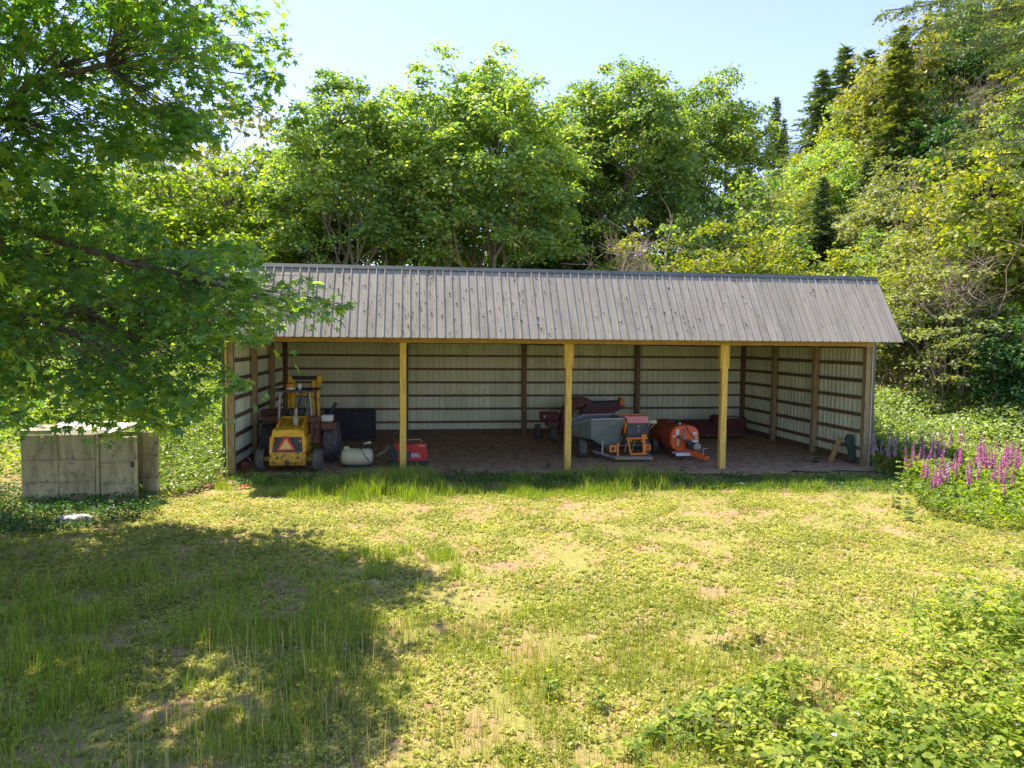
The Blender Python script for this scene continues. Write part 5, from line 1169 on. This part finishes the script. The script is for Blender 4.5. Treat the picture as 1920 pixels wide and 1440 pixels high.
b_ = MB(); b_.box((-1.35, .0, 1.10), (.80, .7, .35), None, .05); b_.box((-1.2, 0, .8), (.6, .6, .3), None, .03); b_.obj('gearbox_cover', M['dred'], hm)
b_ = MB(); b_.box((-1.28, -.5, .78), (.46, .12, .18), None, .02); b_.obj('mudguard', M['rust'], hm)
b_ = MB(); b_.box((.1, .1, .45), (2.6, .6, .22), None, .02); b_.box((-.2, -.2, .65), (.9, .4, .35), None, .03); b_.obj('chassis', M['dred'], hm)
wheel(hm, (-1.25, -.5, .36), .36, .30, lugs=0, ribs=5, rimc='white'); wheel(hm, (-1.75, .7, .33), .33, .22, ribs=5, rimc='white'); wheel(hm, (.9, .8, .36), .36, .30, ribs=5)
for c_ in ((-.58, -.17, 1.42), (-1.62, -.36, 1.12), (1.5, -.2, 1.2)): b_ = MB(); b_.tube([c_, (c_[0], c_[1] - .05, c_[2])], .04, 8); b_.obj('reflector', M['white'], hm)

# dark red rotary tiller
tl = empty('rotary_tiller', (17.0, 6.75, .02), 'long low dark red rotary tiller lying against the back wall near the right corner', 'tiller', rz=-.04)
b_ = MB(); b_.prism([(-.30, .05), (-.34, .40), (-.20, .62), (.15, .66), (.30, .5), (.32, .05)], 0, -1.25, .30); b_.obj('rotor_hood', M['dred'], tl)
b_ = MB(); b_.lathe([(.0, -.22), (.34, -.2), (.36, .15), (.2, .2)], 20, Matrix.Translation((.22, 0, .58)) @ Matrix.Rotation(PI / 2, 4, 'Y')); b_.box((.25, -.1, .55), (.35, .5, .5), None, .05); b_.obj('gearbox', M['dred'], tl)
b_ = MB(); b_.box((.95, .05, .45), (.85, .55, .75), (0, .03, 0), .04); b_.obj('end_housing', M['dred'], tl)
b_ = MB(); b_.tube([(.35, -.25, .80), (1.05, -.25, .82)], .03, 8); b_.obj('drive_shaft', M['steel'], tl)
b_ = MB(); b_.box((0, -.33, .12), (2.5, .06, .12), (0, 0, 0), .01); b_.obj('skid_bar', M['rust'], tl)

# board leaning inside the right corner, hose reel on the post, red bucket
ld = MB(); ld.box((0, 0, .40), (.17, .045, .86), None, .006); o = ld.obj('wooden_board', M['header'], None); o.location = (18.55, .9, .02); o.rotation_euler = (.05, .36, 0); o['label'] = 'short brown plank leaning by the right wall inside the barn'; o['category'] = 'plank'
hz = empty('folded_tarp', (18.98, .55, .25), 'dark green folded tarp hanging behind the right corner post', 'tarp')
b_ = MB(); b_.prism([(-.12, .38), (-.16, .55), (-.05, .68), (.10, .66), (.12, .30), (.08, -.2), (-.02, -.18), (-.02, .15)], 1, -.05, .08); b_.obj('tarp_fold', M['green'], hz)
b_ = MB(); b_.prism([(-.02, -.1), (.12, .28), (.14, -.22)], 1, -.1, -.052); b_.obj('tarp_tail', M['green'], hz)
rb = empty('red_bucket', (.42, .15, .0), 'red metal can standing at the foot of the left corner post', 'bucket')
b_ = MB(); b_.lathe([(.11, 0), (.13, .02), (.15, .36), (.155, .38), (.14, .38), (.12, .04)], 18); b_.obj('can', M['dred'], rb, smooth=True)
b_ = MB(); b_.tube([(-.15, 0, .36), (-.12, 0, .48), (0, 0, .53), (.12, 0, .48), (.15, 0, .36)], .006, 5); b_.obj('handle', M['steel'], rb)
# orange rag and pale rock
g = G(458, 915); b_ = MB()
gr_ = [[(i * .05 - .12, j * .05 - .07, .03 + .05 * math.sin(i * 1.7 + j) * math.cos(j * 2.1)) for i in range(6)] for j in range(4)]
b_.add(sum(gr_, []), [(j * 6 + i, j * 6 + i + 1, (j + 1) * 6 + i + 1, (j + 1) * 6 + i) for j in range(3) for i in range(5)]); o = b_.obj('orange_rag', M['ored'], None); o.location = (g[0], g[1], .03); o['label'] = 'crumpled orange rag on the grass near the left barn corner'; o['category'] = 'rag'
g = G(140, 974); b_ = MB(); rg = np.random.default_rng(3); nr_ = 14
rings = []
for k, (rr, zz) in enumerate([(.36, 0), (.34, .06), (.24, .11), (.08, .13)]): rings += [(rr * (1 + .25 * math.sin(3 * j + k) * .6) * math.cos(2 * PI * j / nr_), rr * .6 * (1 + .2 * math.sin(2 * j)) * math.sin(2 * PI * j / nr_), zz + rg.random() * .02) for j in range(nr_)]
b_.add(rings, [(i * nr_ + j, i * nr_ + (j + 1) % nr_, (i + 1) * nr_ + (j + 1) % nr_, (i + 1) * nr_ + j) for i in range(3) for j in range(nr_)] + [tuple(3 * nr_ + j for j in range(nr_))])
o = b_.obj('flat_rock', surf('pale_rock', [(.30, .28, .26), (.5, .48, .46)], .9, 8, bump=.4), None); o.location = (g[0], g[1], -.02); o['label'] = 'pale flat rock in the shaded weeds before the plastic shed'; o['category'] = 'rock'
# litter on the barn floor
for (u, v, s, lb) in [(1408, 853, .03, 'white scrap of paper on the dirt floor right of the orange tank'), (810, 832, .035, 'white scrap on the floor near the back wall'), (715, 821, .06, 'crumpled white wrapper on the floor behind the cream tank')]:
    g = G(u, v); b_ = MB(); b_.add([(s * math.cos(q) * random.uniform(.6, 1.2), s * math.sin(q) * random.uniform(.6, 1.2), random.uniform(.0, .03)) for q in np.linspace(0, 6.28, 7)[:-1]], [(0, 1, 2), (0, 2, 3), (0, 3, 4), (0, 4, 5)]); o = b_.obj('paper_scrap', M['white'], None); o.location = (g[0], g[1], .04); o['label'] = lb; o['category'] = 'litter'

# ------------------------------------------------------------------ plastic garden shed
M['poly'] = surf('stained_beige_plastic', [(.20, .175, .08), (.32, .285, .155), (.42, .37, .21)], .6, 2.2, stretch=(1.8, 1.8, .4), bump=.06, bscale=20, rust=(.17, .15, .085), ruststart=.54)
M['polyroof'] = surf('pale_plastic_roof', [(.42, .38, .34), (.58, .54, .50)], .5, 2, rust=(.25, .2, .13), ruststart=.58)
sh = empty('storage_shed', (-2.12, -3.15, -.02), 'low beige plastic storage shed with a pale rounded roof and one door swung open', 'shed', rz=.0)
WS, DS, HS = 1.58, 1.15, 1.74
def pan(cx, cz_, w, h): return (cx - w / 2, cx + w / 2, cz_ - h / 2, cz_ + h / 2)
def panelled(name, w, h, cols, rows, parent, mat, t=.045, slope=0.0):
    """moulded plastic wall, raised fields between recessed seams, in xz with its face to -y"""
    mb = MB(); mb.box((w / 2, t / 2 + .01, h / 2), (w, t, h), None, .006)
    xs = np.cumsum([0] + cols) * w / sum(cols); zs = np.cumsum([0] + rows) * h / sum(rows)
    for i in range(len(cols)):
        for j in range(len(rows)):
            mb.box(((xs[i] + xs[i + 1]) / 2, .0, (zs[j] + zs[j + 1]) / 2), (xs[i + 1] - xs[i] - .03, .03, zs[j + 1] - zs[j] - .022), None, .012)
    return mb.obj(name, mat, parent)
o = panelled('side_wall', WS, HS - .1, [1, 1], [1.05, 1, 1.15], sh, M['poly']); o.location = (-WS, 0, 0)
o = panelled('front_door', .80, HS - .18, [1], [1, 1.1, 1.3], sh, M['poly']); o.location = (.07, .03, 0); o.rotation_euler = (0, 0, .06)
MB().box((.035, .02, (HS - .1) / 2), (.07, .09, HS - .08), None, .015).obj('corner_post', M['poly'], sh)
MB().box((.84, .06, (HS - .18) / 2), (.08, .08, HS - .16), None, .015).obj('door_stile', M['poly'], sh)
MB().box((.79, .0, .92), (.045, .05, .13), None, .01).obj('door_handle', M['black'], sh)
o = panelled('open_door', .40, HS - .2, [1], [1, 1.3, 1.3], sh, M['poly'], t=.05); o.location = (.80, .55, .08); o.rotation_euler = (0, 0, -.2)
for zz in (.45, .95, 1.25): MB().tube([(1.17, .46, .1 + zz), (1.17, .42, .1 + zz)], .018, 6).obj('hinge', M['black'], sh)
o = panelled('rear_wall', WS + .6, HS - .2, [1, 1, 1], [1, 1, 1], sh, M['poly']); o.location = (.65, DS + .1, 0); o.rotation_euler = (0, 0, PI)
MB().box((-WS + .02, DS / 2 + .05, (HS - .1) / 2), (.05, DS, HS - .1)).obj('end_wall', M['poly'], sh)
b_ = MB(); ar = [(math.cos(t_) * .0 + .04 + (DS - .0) * (0.5 - .5 * math.cos(t_)), HS - .14 + .26 * math.sin(t_)) for t_ in np.linspace(.15, PI - .05, 10)]
b_.prism(ar, 0, -.95, .20); b_.obj('roof', M['polyroof'], sh, smooth=False)
b_ = MB(); b_.prism([(.0, HS - .16), (.04, HS - .02), (DS * .5, HS + .05), (DS, HS - .02), (DS + .02, HS - .16)], 0, -WS - .02, -.952); b_.obj('rear_roof', M['poly'], sh)
b_ = MB(); b_.beam((.22, .03, HS - .14), (.86, DS * .5, HS + .09), .05, .05); b_.beam((.86, DS * .5, HS + .09), (.9, DS, HS - .1), .05, .05); b_.obj('roof_edge', M['poly'], sh)
b_ = MB(); b_.add([(.22, .06, HS - .12), (.80, DS * .48, HS + .08), (.84, DS, HS - .08), (.2, DS, HS + .02), (.18, DS * .5, HS + .1)], [(0, 1, 4), (1, 2, 3, 4)]); b_.obj('roof_flap', M['polyroof'], sh)

# ------------------------------------------------------------------ fir boughs coming in at the upper right corner
TB = np.array([*xy(10.6, 10.2), 0.0])
ft = empty('fir_tree', tuple(TB), 'near fir whose blurred dark boughs hang in at the upper right corner', 'tree')
wb = MB(); wb.tube([(0, 0, -.5), (0, 0, 7), (0, 0, 15)], [.30, .22, .08], 10, caps=False)
Pl, Nl, Xl, Sl = [], [], [], []
for u, v, b in [(1905, 150, 9.2), (1860, 120, 9.4), (1880, 200, 9.3), (1845, 260, 9.2), (1890, 265, 9.1), (1862, 235, 9.3), (1910, 215, 9.3), (1870, 290, 9.2), (1800, 88, 9.6), (1735, 80, 9.8), (1690, 60, 10.0), (1760, 40, 9.8), (1840, 60, 9.5), (1900, 60, 9.3), (1800, 10, 9.8), (1880, -20, 9.4), (1720, 5, 10.1), (1905, 320, 9.0), (1925, 180, 9.2), (1920, 100, 9.2), (1660, 20, 10.2), (1950, 250, 9.2), (1895, 110, 9.3)]:
    tp_ = P(u, v, b) - TB; st = np.array([0, 0, tp_[2] + .9]); q = curve(st, tp_, 9, wob=.3, rise=-.25); wb.tube(q, np.linspace(.045, .008, 9), 5, caps=False)
    for s in RG.random(95) ** .75:
        j = min(7, int(s * 8)); p = q[j] * (1 - (s * 8 - j)) + q[j + 1] * (s * 8 - j); d = (q[-1] - q[0]); d = d / np.linalg.norm(d); sd_ = random.choice((-1, 1)); t_ = np.array([-d[1], d[0], 0]) * sd_
        ln = .30 * (1.15 - s * .6); e = p + (d * .7 + t_ * random.uniform(.3, 1.1) + np.array([0, 0, -.45])) * ln
        m_ = 15; ss = RG.random(m_)[:, None]; Pl.append(p + (e - p) * ss); Xl.append((e - p) / ln + RG.normal(size=(m_, 3)) * .55); Nl.append(RG.normal(size=(m_, 3)) * .5 + [0, 0, .8]); Sl.append(.065 + .035 * RG.random(m_))
wb.obj('trunk', M['bark'], ft, smooth=True); S = np.concatenate(Sl)
link('crown', leafmesh('crown', np.concatenate(Pl), np.concatenate(Nl), np.concatenate(Xl), S, T_ND, M['needle'], S * .16), ft)
